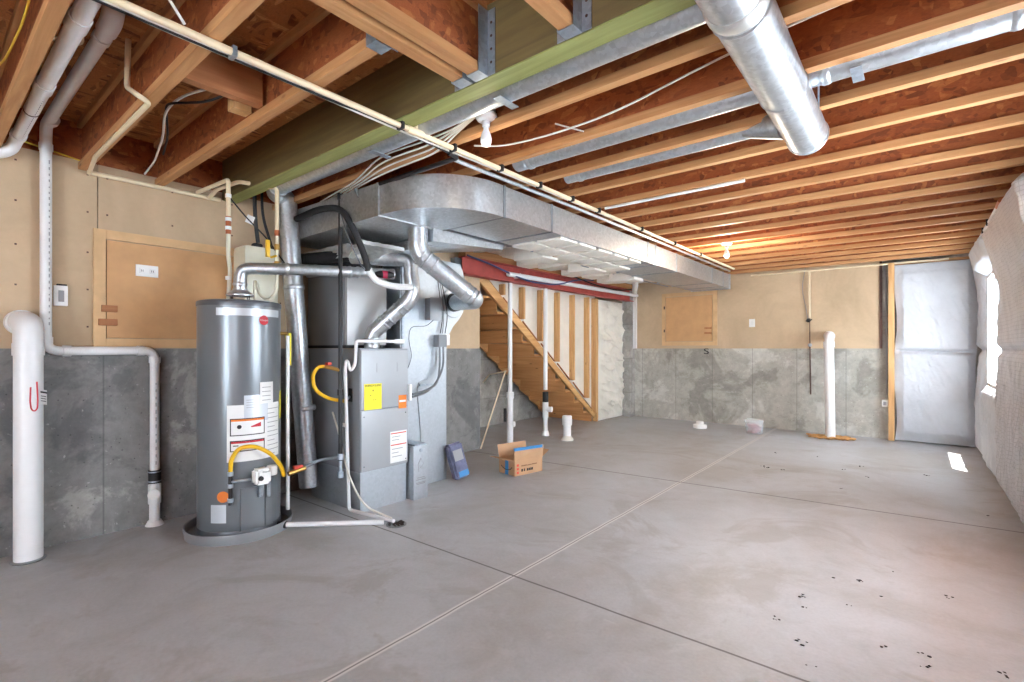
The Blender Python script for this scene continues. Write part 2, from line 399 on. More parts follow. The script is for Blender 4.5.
B().box(-0.405, -0.375, YB-0.03, YB-0.001, HL, 2.42).done('drywall_edge', 'rust', wb)
mt = Matrix.Translation((-2.71, YB-0.004, 1.17)) @ Matrix.Rotation(math.pi/2, 4, 'X') @ Matrix.Scale(1.5, 4, (1, 0, 0))
B().text('S', 0.135, mt, 0.006).done('painted_letter', 'ink', wb, label='black letter S sprayed on the concrete')
B().box(-4.14, -3.985, 8.22, 8.40, 0, 2.30).done('wall_pier', 'concrete_rough', wb)
B().box(-3.985, -3.93, 8.33, 8.386, HL, 2.40).done('corner_bead', 'white_plastic', wb)
# right wall with window openings
W1 = (6.35, 7.50, 0.84, 2.0)      # window seen at the far right
ADDED_W2 = (-2.0, -1.2, 0.9, 2.0)        # unseen opening added to light the room
ADDED_W3 = (2.2, 4.1, 0.6, 1.9)  # another unseen opening, added for more side light
wr = B()
ys = [YR, ADDED_W2[0], ADDED_W2[1], ADDED_W3[0], ADDED_W3[1], W1[0], W1[1], YB]
for i in range(0, 7, 2): wr.box(XR, XR+0.10, ys[i], ys[i+1], 0, ZC)
for q in (W1, ADDED_W2, ADDED_W3): wr.box(XR, XR+0.10, q[0], q[1], 0, q[2]).box(XR, XR+0.10, q[0], q[1], q[3], ZC)
wr_ob = struct(wr.done('wall_right', 'osb_web'), 'outer wall behind the quilted insulation')
for i, q in enumerate((W1, ADDED_W2, ADDED_W3)):  # only the first window is seen, the others are added for light
    f = B(); y0, y1, z0, z1 = q; xa, xb = XR+0.02, XR+0.08; t = 0.045
    f.box(xa, xb, y0, y1, z0, z0+t).box(xa, xb, y0, y1, z1-t, z1).box(xa, xb, y0, y0+t, z0+t, z1-t).box(xa, xb, y1-t, y1, z0+t, z1-t)
    if i: f.box(xa+0.02, xb-0.02, (y0+y1)/2-0.02, (y0+y1)/2+0.02, z0+t, z1-t)
    else: B().box(XR-0.03, XR+0.105, y0, y1, z0-0.01, z0+0.012).box(XR-0.03, XR+0.105, y0, y1, z1-0.012, z1+0.01).box(XR-0.03, XR+0.105, y0-0.01, y0+0.012, z0, z1).box(XR-0.03, XR+0.105, y1-0.012, y1+0.01, z0, z1).done('window_reveal', 'white_plastic', wr_ob)
    fo = struct(f.done('window_%d' % (i+1), 'window_vinyl'), 'vinyl framed basement window')
    B().box(xa+0.035, xa+0.04, y0+t, y1-t, z0+t, z1-t).done('pane', 'glass', fo)
cp = B().box(XR+0.10, XR+1.5, YR, 4.2, 2.40, 2.55).done('sun_block_slab', 'plank_brown', smooth=False); tag(cp, 'added slab outside that blocks the sun above the added windows', 'sun blocker')  # added slab, keeps direct sun out of the unseen windows
# rear wall with a wide glazed door behind the camera
R = (-1.3, 0.2, 0.05, 2.2)
struct(B().box(-4.3, R[0], YR-0.15, YR, 0, ZC).box(R[1], 0.8, YR-0.15, YR, 0, ZC).box(R[0], R[1], YR-0.15, YR, R[3], ZC).done('wall_rear', 'drywall'), 'wall behind the camera')
f = B()
for x in (-1.3, -0.58, 0.15): f.box(x, x+0.05, YR-0.1, YR-0.03, 0.0, 2.2)
f.box(-1.25, 0.15, YR-0.1, YR-0.03, 0, 0.06).box(-1.25, 0.15, YR-0.1, YR-0.03, 2.14, 2.2)
fo = struct(f.done('door_1', 'window_vinyl'), 'wide sliding glass door behind the camera')
B().box(-1.25, 0.15, YR-0.07, YR-0.065, 0.06, 2.14).done('pane', 'glass', fo)
# stairwell walls
ws = struct(B().box(-5.45, -5.25, 4.2, 8.6, 0, HL).box(-5.25, -4.16, YB, YB+0.2, 0, HL).box(-5.25, XL-0.2, 4.25, 4.45, 0, HL).done('wall_stairwell', 'concrete_rough'), 'concrete walls enclosing the stairs')
B().box(-5.44, -5.25, 4.2, 8.6, HL, ZC).box(-5.25, -4.16, YB, YB+0.2, HL, ZC).box(-5.25, XL-0.2, 4.25, 4.45, HL, ZC).done('drywall', 'drywall', ws)

# ================================================================ CEILING FRAMING
ZJ = 2.36
def ijoist_x(y, x0, x1, name='floor_joist'):
    t = T(name, 'x', 'floor joist', (x0, y, ZJ))
    B().box(x0, x1, y-0.024, y+0.024, ZJ, ZJ+0.042, 0.002).done('bottom_flange', 'lumber_x', t, smooth=False)
    B().box(x0, x1, y-0.0055, y+0.0055, ZJ+0.038, ZC-0.038).done('web', 'osb_web', t, smooth=False)
    B().box(x0, x1, y-0.029, y+0.029, ZC-0.038, ZC).done('top_flange', 'lumber_x', t, smooth=False)
    return t
ORD = ['first', 'second', 'third', 'fourth', 'fifth', 'sixth', 'seventh', 'eighth', 'ninth', 'tenth', 'eleventh', 'twelfth', 'thirteenth', 'fourteenth', 'fifteenth', 'sixteenth']
G = 'floor joists spanning beyond the green beam'
j0 = ijoist_x(1.945, -4.12, XR-0.005); j0['group'] = G; j0['label'] = 'first wooden I-joist beyond the green beam, beside the near bulb'
for k in range(1, 16):
    lab = '%s wooden I-joist with strand board web counted from the green beam' % ORD[k]
    if k == 15: lab = 'last wooden I-joist with strand board web, next to the far wall'
    dup(j0, (-4.12, 1.945+0.4067*k, ZJ), lab)
G2 = 'floor joists over the access door'
jn = ijoist_x(1.135, XL+0.005, -1.58); jn['group'] = G2; jn['label'] = 'short I-joist nearest the green beam on its near side, hung on the double joist'
dup(jn, (XL+0.005, 0.725, ZJ), 'short I-joist carrying the cream pipe along its underside, above the access door')
dup(jn, (XL+0.005, 0.325, ZJ), 'short I-joist at top left corner, left of the two white drain pipes')
dup(jn, (XL+0.005, -0.10, ZJ), 'short I-joist farthest left beyond the picture corner')
def ijoist_y(x, y0, y1, label, group=None):
    t = T('floor_joist', label, 'floor joist', (x, y0, ZJ), group)
    B().box(x-0.029, x+0.029, y0, y1, ZJ, ZJ+0.038, 0.002).done('bottom_flange', 'lumber_y', t, smooth=False)
    B().box(x-0.0055, x+0.0055, y0, y1, ZJ+0.038, ZC-0.038).done('web', 'osb_web', t, smooth=False)
    B().box(x-0.029, x+0.029, y0, y1, ZC-0.038, ZC).done('top_flange', 'lumber_y', t, smooth=False)
    return t
G3 = 'floor joists hung on the near side of the green beam'
ijoist_y(-1.515, -1.2, 1.545, 'left joist of the close pair hung on the green beam', G3)
ijoist_y(-1.425, -1.2, 1.545, 'right joist of the close pair hung on the green beam', G3)
ijoist_y(-0.97, -1.2, 1.545, 'single joist with hanger at top middle, right of the close pair', G3)
def hanger(c, ax, label):
    # U shaped joist hanger around a flange at c; ax = direction joist runs into
    t = T('joist_hanger', label, 'joist hanger', c, 'galvanised joist hangers'); x, y, z = c; w = 0.033; L = 0.06
    b = B()
    if ax == 'y':
        b.box(x-w, x+w, y-L, y, z-0.003, z).box(x-w-0.002, x-w, y-L, y, z-0.003, z+0.27).box(x+w, x+w+0.002, y-L, y, z-0.003, z+0.27)
        b.box(x-w-0.04, x-w, y-0.002, y, z-0.002, z+0.27).box(x+w, x+w+0.04, y-0.002, y, z-0.002, z+0.27)
    else:
        b.box(x-L, x, y-w, y+w, z-0.003, z).box(x-L, x, y-w-0.002, y-w, z-0.003, z+0.27).box(x-L, x, y+w, y+w+0.002, z-0.003, z+0.27)
        b.box(x-0.002, x, y-w-0.035, y-w, z, z+0.27).box(x-0.002, x, y+w, y+w+0.035, z, z+0.27)
    b.done('strap', 'hanger_steel', t, smooth=False)
    n = B()
    for k in range(4):
        if ax == 'y': n.lathe([(0.006, 0), (0.005, 0.002)], (x+w+0.02, y-0.002, z+0.05+0.055*k), 8, (0, -1, 0))
        else: n.lathe([(0.006, 0), (0.005, 0.002)], (x-0.002, y+w+0.017, z+0.05+0.055*k), 8, (-1, 0, 0))
    n.done('nails', 'rust', t)
hanger((-1.515, 1.545, ZJ-0.001), 'y', 'galvanised hanger under the left joist of the close pair')
hanger((-1.425, 1.545, ZJ-0.001), 'y', 'galvanised hanger under the right joist of the close pair')
hanger((-0.97, 1.545, ZJ-0.001), 'y', 'galvanised hanger under the single joist at top middle')
hanger((-1.548, 1.135, ZJ-0.001), 'x', 'small galvanised hanger holding the short joist against the close pair')
gb = T('support_beam', 'greenish treated wood beam crossing the ceiling above the water heater', 'beam', (-1.8, 1.6, ZJ))
B().box(XL+0.002, XR-0.005, 1.553, 1.655, ZJ-0.004, ZC, 0.002).done('core', 'treated_green', gb, smooth=False)
B().box(XL+0.002, XR-0.005, 1.549, 1.553, ZJ+0.001, ZC).done('shaded_face', 'beam_shade_brown', gb, smooth=False, label='dark olive brown near face with its shade painted in')  # shade of the near face painted in as a browner layer
wbk = B().box(-2.52, -2.47, 0.755, 1.105, 2.40, 2.62).done('blocking_board', 'plank_brown', smooth=False)
tag(wbk, 'brown board fitted between two short joists at upper left', 'blocking')
t_ = B().box(-2.66, -2.59, 1.02, 1.105, 2.40, 2.50, 0.003).done('wood_block', 'lumber_z', smooth=False)
tag(t_, 'small offcut wood block under the brown board, by the dangling cable', 'block')
pl = B().box(-4.12, -4.02, 0.6, 1.5, 2.422, 2.45)

# ================================================================ ROUND DUCTS IN THE CEILING
def duct_run(name, label, pts, r, fil=0, seams=(), group=None, mat='galvanised'):
    t = T(name, label, 'duct', pts[-1] if False else pts[0], group)
    B().tube(pts, r, 28, fil, True, 8).done('pipe', mat, t)
    for p, d in seams:
        d = Vector(d).normalized(); p = Vector(p)
        B().tube([p-d*0.02, p-d*0.012, p-d*0.008, p+d*0.008, p+d*0.012, p+d*0.02], [r+0.001, r+0.004, r+0.006, r+0.006, r+0.004, r+0.001], 28).done('collar', mat, t)
    return t
t = duct_run('riser_duct', 'tall round galvanised duct rising beside water heater and running under beam', [(-3.735, 2.03, 0.13), (-3.83, 1.90, 2.39)], 0.072, 0,
             [((-3.80, 1.942, 1.7), (-0.042, -0.058, 1)), ((-3.75, 2.01, 0.75), (-0.042, -0.058, 1))])
B().tube([(-3.83, 1.90, 2.30), (-3.83, 1.90, 2.40), (-3.80, 1.80, 2.405), (-3.62, 1.735, 2.405)], 0.070, 24, 0.07).done('elbow', 'galvanised', t)
B().tube([(-3.64, 1.735, 2.405), (-0.36, 1.735, 2.405)], 0.062, 24).done('branch_pipe', 'galvanised', t)
for x in (-1.45, -2.4): B().box(x-0.02, x+0.02, 1.665, 1.80, 2.336, 2.34).done('strap', 'hanger_steel', t)
t = duct_run('branch_duct', 'round galvanised duct in bay behind the large round duct, reaching picture right edge', [(-1.95, 2.44, 2.395), (XR-0.01, 2.44, 2.395)], 0.063, 0, [((-1.85, 2.44, 2.395), (1, 0, 0)), ((0.27, 2.44, 2.395), (1, 0, 0)), ((-0.30, 2.44, 2.395), (1, 0, 0))])
B().box(-0.21, -0.17, 2.37, 2.51, 2.328, 2.332).done('strap', 'hanger_steel', t)
t = duct_run('branch_duct', 'thinner galvanised duct joining left side of the large round duct', [(-1.85, 2.86, 2.395), (-0.42, 2.86, 2.395)], 0.052, 0, [((-1.75, 2.86, 2.395), (1, 0, 0)), ((-0.66, 2.86, 2.395), (1, 0, 0))])
B().tube([(-0.70, 2.84, 2.395), (-0.50, 2.76, 2.33)], [0.054, 0.075], 24).done('takeoff', 'galvanised', t)
t = T('round_duct', 'large shiny round duct hanging capped at top right', 'duct', (-0.423, 0.4, 2.27))
B().tube([(-0.423, 0.2, 2.268), (-0.423, 2.82, 2.268)], 0.088, 48).done('pipe', 'galvanised', t)
B().lathe([(0.091, 0), (0.093, 0.008), (0.089, 0.02), (0.086, 0.024), (0.0, 0.026)], (-0.423, 2.815, 2.268), 48, (0, 1, 0)).done('end_cap', 'galvanised', t)
for y in (1.62, 2.24): B().lathe([(0.0885, 0), (0.091, 0.004), (0.0925, 0.008), (0.091, 0.012), (0.0885, 0.016)], (-0.423, y, 2.268), 48, (0, 1, 0)).done('seam', 'galvanised', t)
B().lathe([(0.089, 0), (0.094, 0.01), (0.094, 0.045), (0.089, 0.06)], (-0.423, 1.55, 2.268), 48, (0, 1, 0)).done('crimped_collar', 'foil', t)
B().box(-0.336, -0.333, 2.50, 2.53, 2.26, 2.40).done('strap', 'hanger_steel', t)

# ================================================================ SUPPLY TRUNK
t = T('supply_trunk_duct', 'long rectangular galvanised duct running to the far wall with curved elbow at near end', 'duct', (-2.5, 5, 2.12))
ZB, ZT = 2.125, 2.335
B().box(-2.76, -2.20, 2.62, 7.85, ZB, ZT).done('trunk', 'galvanised_duct', t, smooth=False)
# curved elbow: outer arc toward the camera
def arc(cx, cy, r, a0, a1, n): return [(cx+r*math.cos(math.radians(a0+(a1-a0)*i/n)), cy+r*math.sin(math.radians(a0+(a1-a0)*i/n))) for i in range(n+1)]
outer = [(-2.20, 2.60)]+[(-2.20-0.52*(1-math.cos(math.radians(a))), 2.53-0.50*math.sin(math.radians(a))) for a in range(0, 91, 6)]
inner = [(-2.76, 2.60), (-2.78, 2.56), (-2.80, 2.53)]
B().prism(outer+[(-2.78, 2.03), (-2.82, 2.03), (-2.82, 2.60)], ZB-0.005, ZT+0.002, 'z').done('elbow', 'galvanised_duct', t)
B().hexa([(-2.82, 2.02, ZB-0.01), (-2.82, 2.60, ZB-0.01), (-2.82, 2.60, ZT), (-2.82, 2.02, ZT)], [(-4.08, 1.99, 2.09), (-4.08, 2.60, 2.09), (-4.08, 2.60, ZT), (-4.08, 1.99, ZT)]).done('plenum_top', 'galvanised_duct', t, smooth=False)
for y in (2.61, 3.18, 4.95, 5.15, 5.75, 7.05, 7.55):
    B().box(-2.765, -2.195, y-0.011, y+0.011, ZB-0.006, ZT+0.004).done('drive_cleat', 'hanger_steel' if y > 4 else 'grey_conduit', t, smooth=False)
B().box(-2.83, -2.81, 2.016, 2.61, ZB-0.014, ZT+0.003).done('drive_cleat', 'galvanised_duct', t, smooth=False)
B().box(-2.775, -2.185, 7.85, 7.875, ZB-0.012, ZT+0.008).done('end_cap', 'galvanised_duct', t, smooth=False)
for y in (3.7, 5.4, 6.6): B().box(-2.80, -2.765, y, y+0.025, ZB-0.004, 2.36).done('hanging_strap', 'hanger_steel', t, smooth=False)
B().hexa([(-2.95, 2.5, 2.02), (-2.80, 2.5, 2.02), (-2.80, 2.5, 2.12), (-2.95, 2.5, 2.12)], [(-2.95, 3.3, 2.08), (-2.80, 3.3, 2.08), (-2.80, 3.3, 2.12), (-2.95, 3.3, 2.12)]).done('underside_flange', 'galvanised_duct', t, smooth=False)
# return duct stub
t = T('return_branch_duct', 'dark blue looking rectangular return duct under the trunk, ending short', 'duct', (-3.1, 3.2, 2.0))
B().hexa([(-3.55, 2.62, 2.03), (-3.02, 2.62, 2.03), (-3.02, 2.62, 2.21), (-3.55, 2.62, 2.21)], [(-3.45, 3.62, 2.19), (-3.05, 3.62, 2.19), (-3.05, 3.62, 2.29), (-3.45, 3.62, 2.29)]).done('box_section', 'galvanised', t, smooth=False)
B().hexa([(-3.46, 3.62, 2.185), (-3.04, 3.62, 2.185), (-3.04, 3.62, 2.30), (-3.46, 3.62, 2.30)], [(-3.46, 3.74, 2.20), (-3.04, 3.74, 2.20), (-3.04, 3.74, 2.31), (-3.46, 3.74, 2.31)]).done('end_collar', 'foil', t, smooth=False)

# ================================================================ WATER HEATER
HC = Vector((-3.566, 1.446, 0)); HR = 0.25
A0 = math.atan2(-0.376, 0.927)          # the side that faces the room
def cy(th, z, r=HR):  # th in degrees, + = to the right seen from the room
    a = A0+math.radians(th); return Vector((HC.x+r*math.cos(a), HC.y+r*math.sin(a), z))
def patch(th0, th1, z0, z1, r=HR+0.0015, n=10):
    return B().sheet(lambda u, v: cy(th0+(th1-th0)*u, z0+(z1-z0)*v, r), n, 1)
t = T('water_heater', 'tall grey cylindrical gas water heater standing in a drain pan', 'water heater', (HC.x, HC.y, 0))
ZH = 1.535
B().lathe([(0.245, 0.03), (0.25, 0.05), (0.25, 1.50), (0.253, 1.502), (0.253, 1.52), (0.247, 1.53), (0.22, 1.536), (0.0, 1.54)], (HC.x, HC.y, 0), 64).done('tank', 'tank_grey', t)
B().lathe([(0.2535, 1.495), (0.2545, 1.5), (0.2545, 1.522), (0.252, 1.527)], (HC.x, HC.y, 0), 64).done('top_ring', 'tank_dark', t)
B().lathe([(0.253, 0.03), (0.253, 0.06), (0.2515, 0.062)], (HC.x, HC.y, 0), 64).done('base_ring', 'tank_dark', t)
pan = B().lathe([(0.0, 0.006), (0.30, 0.006), (0.312, 0.012), (0.318, 0.062), (0.326, 0.064), (0.328, 0.058), (0.318, 0.0), (0.0, 0.0)], (HC.x, HC.y, 0), 64)
pan = tag(pan.done('drain_pan', 'pan_grey'), 'shallow grey round drain pan under the water heater', 'drain pan')
hs = patch(-32, 66, 1.43, 1.478); hs.done('top_band', 'silver_label', t)
def disc_on(th, z, rad, r=HR+0.003):
    b = B(); c = [(rad*math.cos(2*math.pi*k/28), rad*math.sin(2*math.pi*k/28)) for k in range(28)]
    vs = [cy(th+math.degrees(x/HR), z+y, r) for x, y in c]; b._add(vs, [list(range(28))]); return b
bd = disc_on(33, 1.405, 0.032).done('logo_badge', 'red_label', t, label='round red maker badge')
B().text('Rheem', 0.021, None, 0.0006, lambda c: cy(33+math.degrees(c.x/HR), 1.405+c.y, HR+0.0045)).done('logo_text', 'paper', bd)
disc_on(-22, 0.285, 0.036).done('round_sticker', 'orange_label', t, label='round orange sticker')
patch(-17, 66, 0.50, 0.86, HR+0.001, 14).done('data_label', 'paper', t)
patch(5, 40, 0.75, 0.92, HR+0.0014).done('data_label', 'silver_label', t)
patch(27, 50, 0.86, 1.0, HR+0.0016).done('data_label', 'paper', t)
patch(70, 80, 0.74, 0.93, HR+0.002).done('energy_label', 'yellow_label', t, label='yellow energy label')
for (z0, z1) in ((0.665, 0.775), (0.565, 0.635)):
    fr = patch(-13, 34, z0, z1, HR+0.0026).done('warning_label', 'ink', t, label='black framed warning label')
    patch(-11.5, 32.5, z0+0.006, z1-0.006, HR+0.0034).done('label_face', 'paper', fr)
    patch(-11.5, 32.5, z1-0.018, z1-0.006, HR+0.004).done('label_header', 'orange_label' if z0 > 0.6 else 'red_label', fr)
    if z0 > 0.6:
        B().sheet(lambda u, v: cy(14+14*u, 0.715+0.022*v*(0.3+u), HR+0.0042), 6, 2).done('label_symbol', 'red_label', fr)
        disc_on(-1, 0.722, 0.013, HR+0.0042).done('label_symbol', 'ink', fr)
    else:
        patch(-9, -2, 0.60, 0.606, HR+0.0042).done('label_symbol', 'ink', fr); patch(3, 12, 0.582, 0.59, HR+0.0042).done('label_symbol', 'ink', fr)
ln = B()
for k in range(11):
    z = 0.52+0.03*k
    ln.sheet(lambda u, v, z=z: cy(39+(24 if k % 3 else 15)*u, z+0.004*v, HR+0.0018), 6, 1)
for k in range(4): ln.sheet(lambda u, v, k=k: cy(8+16*u, 0.84+0.016*k+0.003*v, HR+0.002), 5, 1).sheet(lambda u, v, k=k: cy(30+15*u, 0.88+0.028*k+0.004*v, HR+0.0024), 5, 1)
ln.done('label_print', 'print_grey', t)
patch(-40, -18, 0.12, 0.235, HR+0.0015).done('drain_label', 'silver_label', t)
# burner access cover and side flue channel
cv = B().sheet(lambda u, v: cy(1+44*u, 0.06+0.27*v, HR+0.010), 10, 1, (cy(20, 0)-HC)*-0.05)
cv.done('burner_cover', 'tank_grey', t)
B().sheet(lambda u, v: cy(33+13*u, 0.06+0.30*v, HR+0.018), 6, 1, (cy(40, 0)-HC)*-0.06).done('cover_channel', 'tank_grey', t)
# gas control valve
c = cy(24, 0.40, HR+0.045)
g = B().obox(c, (0.085, 0.095, 0.10), (0, 0, A0+math.radians(24)), 0.014).done('gas_control_valve', 'white_plastic', t)
B().lathe([(0.016, 0), (0.014, 0.012), (0.0, 0.013)], cy(20, 0.395, HR+0.087), 16, cy(24, 0)-HC).done('dial', 'ink', g)
B().text('Rheem', 0.018, Matrix.Translation(cy(26, 0.432, HR+0.0895)) @ Matrix.Rotation(A0+math.radians(24)+math.pi/2, 4, 'Z') @ Matrix.Rotation(math.pi/2, 4, 'X'), 0.001).done('logo_text', 'print_grey', g)
B().lathe([(0.03, -0.03), (0.034, -0.02), (0.034, 0.02), (0.03, 0.03)], cy(40, 0.42, HR+0.035), 20, (0, 0, 1)).done('knob', 'white_plastic', g)
B().obox(cy(25, 0.31, HR+0.03), (0.02, 0.03, 0.10), (0, 0.2, A0+math.radians(24)), 0.004).obox(cy(36, 0.31, HR+0.03), (0.012, 0.02, 0.12), (0, 0, A0), 0.003).done('igniter_bracket', 'hanger_steel', g)
B().tube([cy(-11, 0.42, HR+0.03), cy(-11, 0.24, HR+0.03)], 0.012, 14).done('drip_pipe', 'black_metal', t)
for z in (0.435, 0.36, 0.27): B().tube([cy(-11, z-0.012, HR+0.03), cy(-11, z+0.012, HR+0.03)], 0.017, 14).done('fitting', 'hanger_steel', t)
B().tube([cy(-11, 0.385, HR+0.03), cy(12, 0.39, HR+0.04)], 0.010, 12).done('nipple', 'hanger_steel', t)
B().tube([cy(-11, 0.45, HR+0.03), cy(-10, 0.53, HR+0.035), cy(-1, 0.60, HR+0.05), cy(14, 0.605, HR+0.07), cy(30, 0.55, HR+0.09), cy(45, 0.44, HR+0.09), cy(53, 0.37, HR+0.07), cy(60, 0.365, HR+0.05)], 0.013, 14, 0.06).done('gas_flex_hose', 'yellow_hose', t, label='yellow coated gas hose')
# draft hood + relief
B().lathe([(0.085, 0), (0.085, 0.008), (0.055, 0.035), (0.045, 0.04), (0.045, 0.05)], (HC.x, HC.y, 1.575), 32).done('draft_hood', 'galvanised', t)
for k in range(4):
    a = math.pi/2*k+0.5; B().tube([(HC.x+0.07*math.cos(a), HC.y+0.07*math.sin(a), 1.535), (HC.x+0.07*math.cos(a), HC.y+0.07*math.sin(a), 1.58)], 0.004, 8).done('hood_leg', 'black_metal', t)
rp = cy(88, 1.31, HR+0.045)
B().tube([cy(80, 1.325, HR-0.02), cy(84, 1.325, HR+0.045)], 0.013, 12).done('relief_valve', 'brass', t)
B().tube([cy(86, 1.335, HR+0.03), cy(86, 1.17, HR+0.05)], 0.006, 8).box(rp.x-0.01, rp.x+0.014, rp.y, rp.y+0.02, 1.10, 1.33).done('relief_tag', 'yellow_label', t)
B().tube([cy(84, 1.31, HR+0.045), cy(84, 0.09, HR+0.045)], 0.0125, 14).done('relief_pipe', 'white_pvc', t)
# vent pipe
t = T('vent_pipe', 'galvanised vent pipe from top of water heater across to the furnace flue', 'vent pipe', (HC.x, HC.y, 1.625))
VP = [(HC.x, HC.y, 1.625), (HC.x, HC.y, 1.765), (-3.40, 1.72, 1.775), (-3.17, 2.42, 1.80)]
B().tube(VP, 0.040, 28, 0.07, True, 5).done('pipe', 'galvanised', t)
d = (Vector(VP[3])-Vector(VP[2])).normalized()
for p, dd in ((Vector(VP[0])+Vector((0, 0, 0.03)), Vector((0, 0, 1))), (Vector(VP[2])-d*0.03, d), (Vector(VP[2])+d*0.40, d), (Vector(VP[2])+d*0.46, d)):
    B().tube([p-dd*0.012, p-dd*0.006, p+dd*0.006, p+dd*0.012], [0.041, 0.045, 0.045, 0.041], 28).done('seam', 'galvanised', t)

# hot and cold water pipes
def pipe(name, label, cat, pts, r, mat, fil=0.03, group=None):
    o = B().tube(pts, r, 14, fil).done(name, mat, origin=pts[0]); return tag(o, label, cat, group)
t = T('water_pipe', 'cream water pipe dropping to left port of the water heater', 'pipe', (-3.64, 1.40, 1.54))
B().tube([(-4.08, 1.36, 2.36), (-3.64, 1.40, 2.37), (-3.64, 1.40, 2.12)], 0.014, 14, 0.02).done('pipe', 'cream_pipe', t)
B().tube([(-3.64, 1.40, 2.12), (-3.64, 1.40, 2.0)], 0.017, 14).done('coupling', 'copper', t)
B().tube([(-3.64, 1.40, 2.0), (-3.645, 1.40, 1.85), (-3.63, 1.41, 1.75), (-3.64, 1.405, 1.66), (-3.645, 1.40, 1.53)], 0.013, 14, 0.05).done('flex_connector', 'ivory_plastic', t)
for z in (2.10, 2.04, 2.26, 1.70): B().tube([(-3.64, 1.40, z-0.012), (-3.64, 1.40, z+0.012)], 0.019, 14).done('fitting', 'white_plastic', t)
t = T('water_pipe', 'cream water pipe with yellow shutoff lever looping into the water heater', 'pipe', (-3.53, 1.68, 1.55))
B().tube([(-4.08, 1.44, 2.345), (-3.90, 1.42, 2.36), (-3.72, 1.50, 2.40), (-3.53, 1.68, 2.36), (-3.53, 1.68, 2.05)], 0.014, 14, 0.03).done('pipe', 'cream_pipe', t)
B().tube([(-3.53, 1.68, 2.05), (-3.53, 1.68, 1.70), (-3.535, 1.68, 1.62), (-3.58, 1.64, 1.56), (-3.62, 1.60, 1.60), (-3.60, 1.56, 1.70), (-3.56, 1.54, 1.66), (-3.56, 1.54, 1.53)], 0.011, 14, 0.04).done('flex_connector', 'ivory_plastic', t)
for z in (2.04, 1.94, 1.82): B().tube([(-3.53, 1.68, z-0.02), (-3.53, 1.68, z+0.02)], 0.018, 14).done('fitting', 'brass' if z < 2 else 'copper', t)
B().tube([(-3.53, 1.68, 1.88), (-3.515, 1.63, 1.86)], 0.008, 10).box(-3.535, -3.515, 1.60, 1.625, 1.86, 1.98, 0.004).done('lever', 'yellow_hose', t, label='yellow lever')
pipe('wall_water_pipe', 'cream water pipe running along top of left wall drywall', 'pipe', [(-4.10, 0.74, 2.345), (-4.10, 1.52, 2.345)], 0.014, 'cream_pipe')
t = T('tagged_cable', 'dark cable with white tag slanting behind the water pipes', 'cable', (-3.6, 1.5, 2.1))
B().tube([(-3.64, 1.41, 2.25), (-3.62, 1.5, 2.14), (-3.56, 1.62, 2.0), (-3.52, 1.74, 1.82)], 0.005, 8, 0.05).done('cable', 'black_rubber', t)
B().obox((-3.61, 1.53, 2.12), (0.05, 0.004, 0.055), (0.2, 0.4, 0.9)).done('paper_tag', 'paper', t)
# white tank behind vent
t = T('expansion_tank', 'white rounded plastic tank on the wall behind the vent pipe', 'tank', (-3.96, 1.72, 1.50))
B().box(-4.09, -3.87, 1.60, 1.86, 1.50, 2.0, 0.05).done('body', 'ivory_plastic', t)
B().lathe([(0.04, 0), (0.04, 0.02), (0.03, 0.03)], (-3.96, 1.73, 2.0), 20).done('cap', 'black_rubber', t)
B().box(-4.14, -4.085, 1.66, 1.80, 1.55, 1.62).done('wall_bracket', 'grey_conduit', t)
pipe('black_hose', 'left one of two black hoses hanging from the joists onto white tank', 'hose', [(-3.90, 1.68, 2.55), (-3.90, 1.69, 2.2), (-3.92, 1.72, 2.03)], 0.014, 'black_rubber', 0.1)
pipe('black_hose', 'right one of two black hoses, leaning right behind white tank', 'hose', [(-3.90, 1.74, 2.50), (-3.90, 1.74, 2.25), (-3.91, 1.83, 1.98)], 0.010, 'black_rubber', 0.1)

# ================================================================ FURNACE
FX, FY0, FY1 = -3.18, 2.13, 2.575
t = T('furnace', 'grey upright gas furnace cabinet on galvanised base right of water heater', 'furnace', (-3.55, 2.35, 0))
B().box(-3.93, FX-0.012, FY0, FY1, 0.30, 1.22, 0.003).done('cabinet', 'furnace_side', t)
B().box(FX-0.014, FX, FY0+0.006, FY1-0.006, 0.765, 1.205, 0.004).done('upper_door', 'furnace_grey', t)
dd_ = B().box(FX-0.014, FX, FY0+0.006, FY1-0.006, 0.305, 0.755, 0.004).done('lower_door', 'furnace_grey', t)
for y in (FY0+0.03, FY1-0.03):
    for z in (0.71, 0.34): B().lathe([(0.006, 0), (0.005, 0.003), (0, 0.0035)], (FX, y, z), 10, (1, 0, 0)).done('screw', 'grey_conduit', dd_)
B().box(-3.90, FX-0.02, FY0+0.01, FY1-0.01, 0.0, 0.30).done('base_box', 'return_steel', t, smooth=False)
yl = B().box(FX, FX+0.0015, 2.16, 2.315, 0.76, 0.955).done('energy_label', 'yellow_label', t, label='bright yellow energy label')
RX = lambda y, z: Matrix.Translation((FX+0.0022, y, z)) @ Matrix.Rotation(math.pi/2, 4, 'Z') @ Matrix.Rotation(math.pi/2, 4, 'X')
B().text('ENERGYGUIDE', 0.021, RX(2.237, 0.94), 0.0006).text('v', 0.03, RX(2.237, 0.905), 0.0006).text('-', 0.04, RX(2.215, 0.87), 0.0006).text('- -', 0.03, RX(2.25, 0.835), 0.0006).done('label_text', 'ink', yl)
ol = B().box(FX, FX+0.0015, 2.475, 2.552, 0.745, 0.85).done('warning_label', 'orange_label', t, label='small orange warning label')
B().box(FX+0.0015, FX+0.002, 2.483, 2.544, 0.795, 0.81).done('label_print', 'paper', ol)
wl2 = B().box(FX, FX+0.0015, 2.395, 2.555, 0.325, 0.57).done('data_label', 'paper', t, label='white data label with red headings')
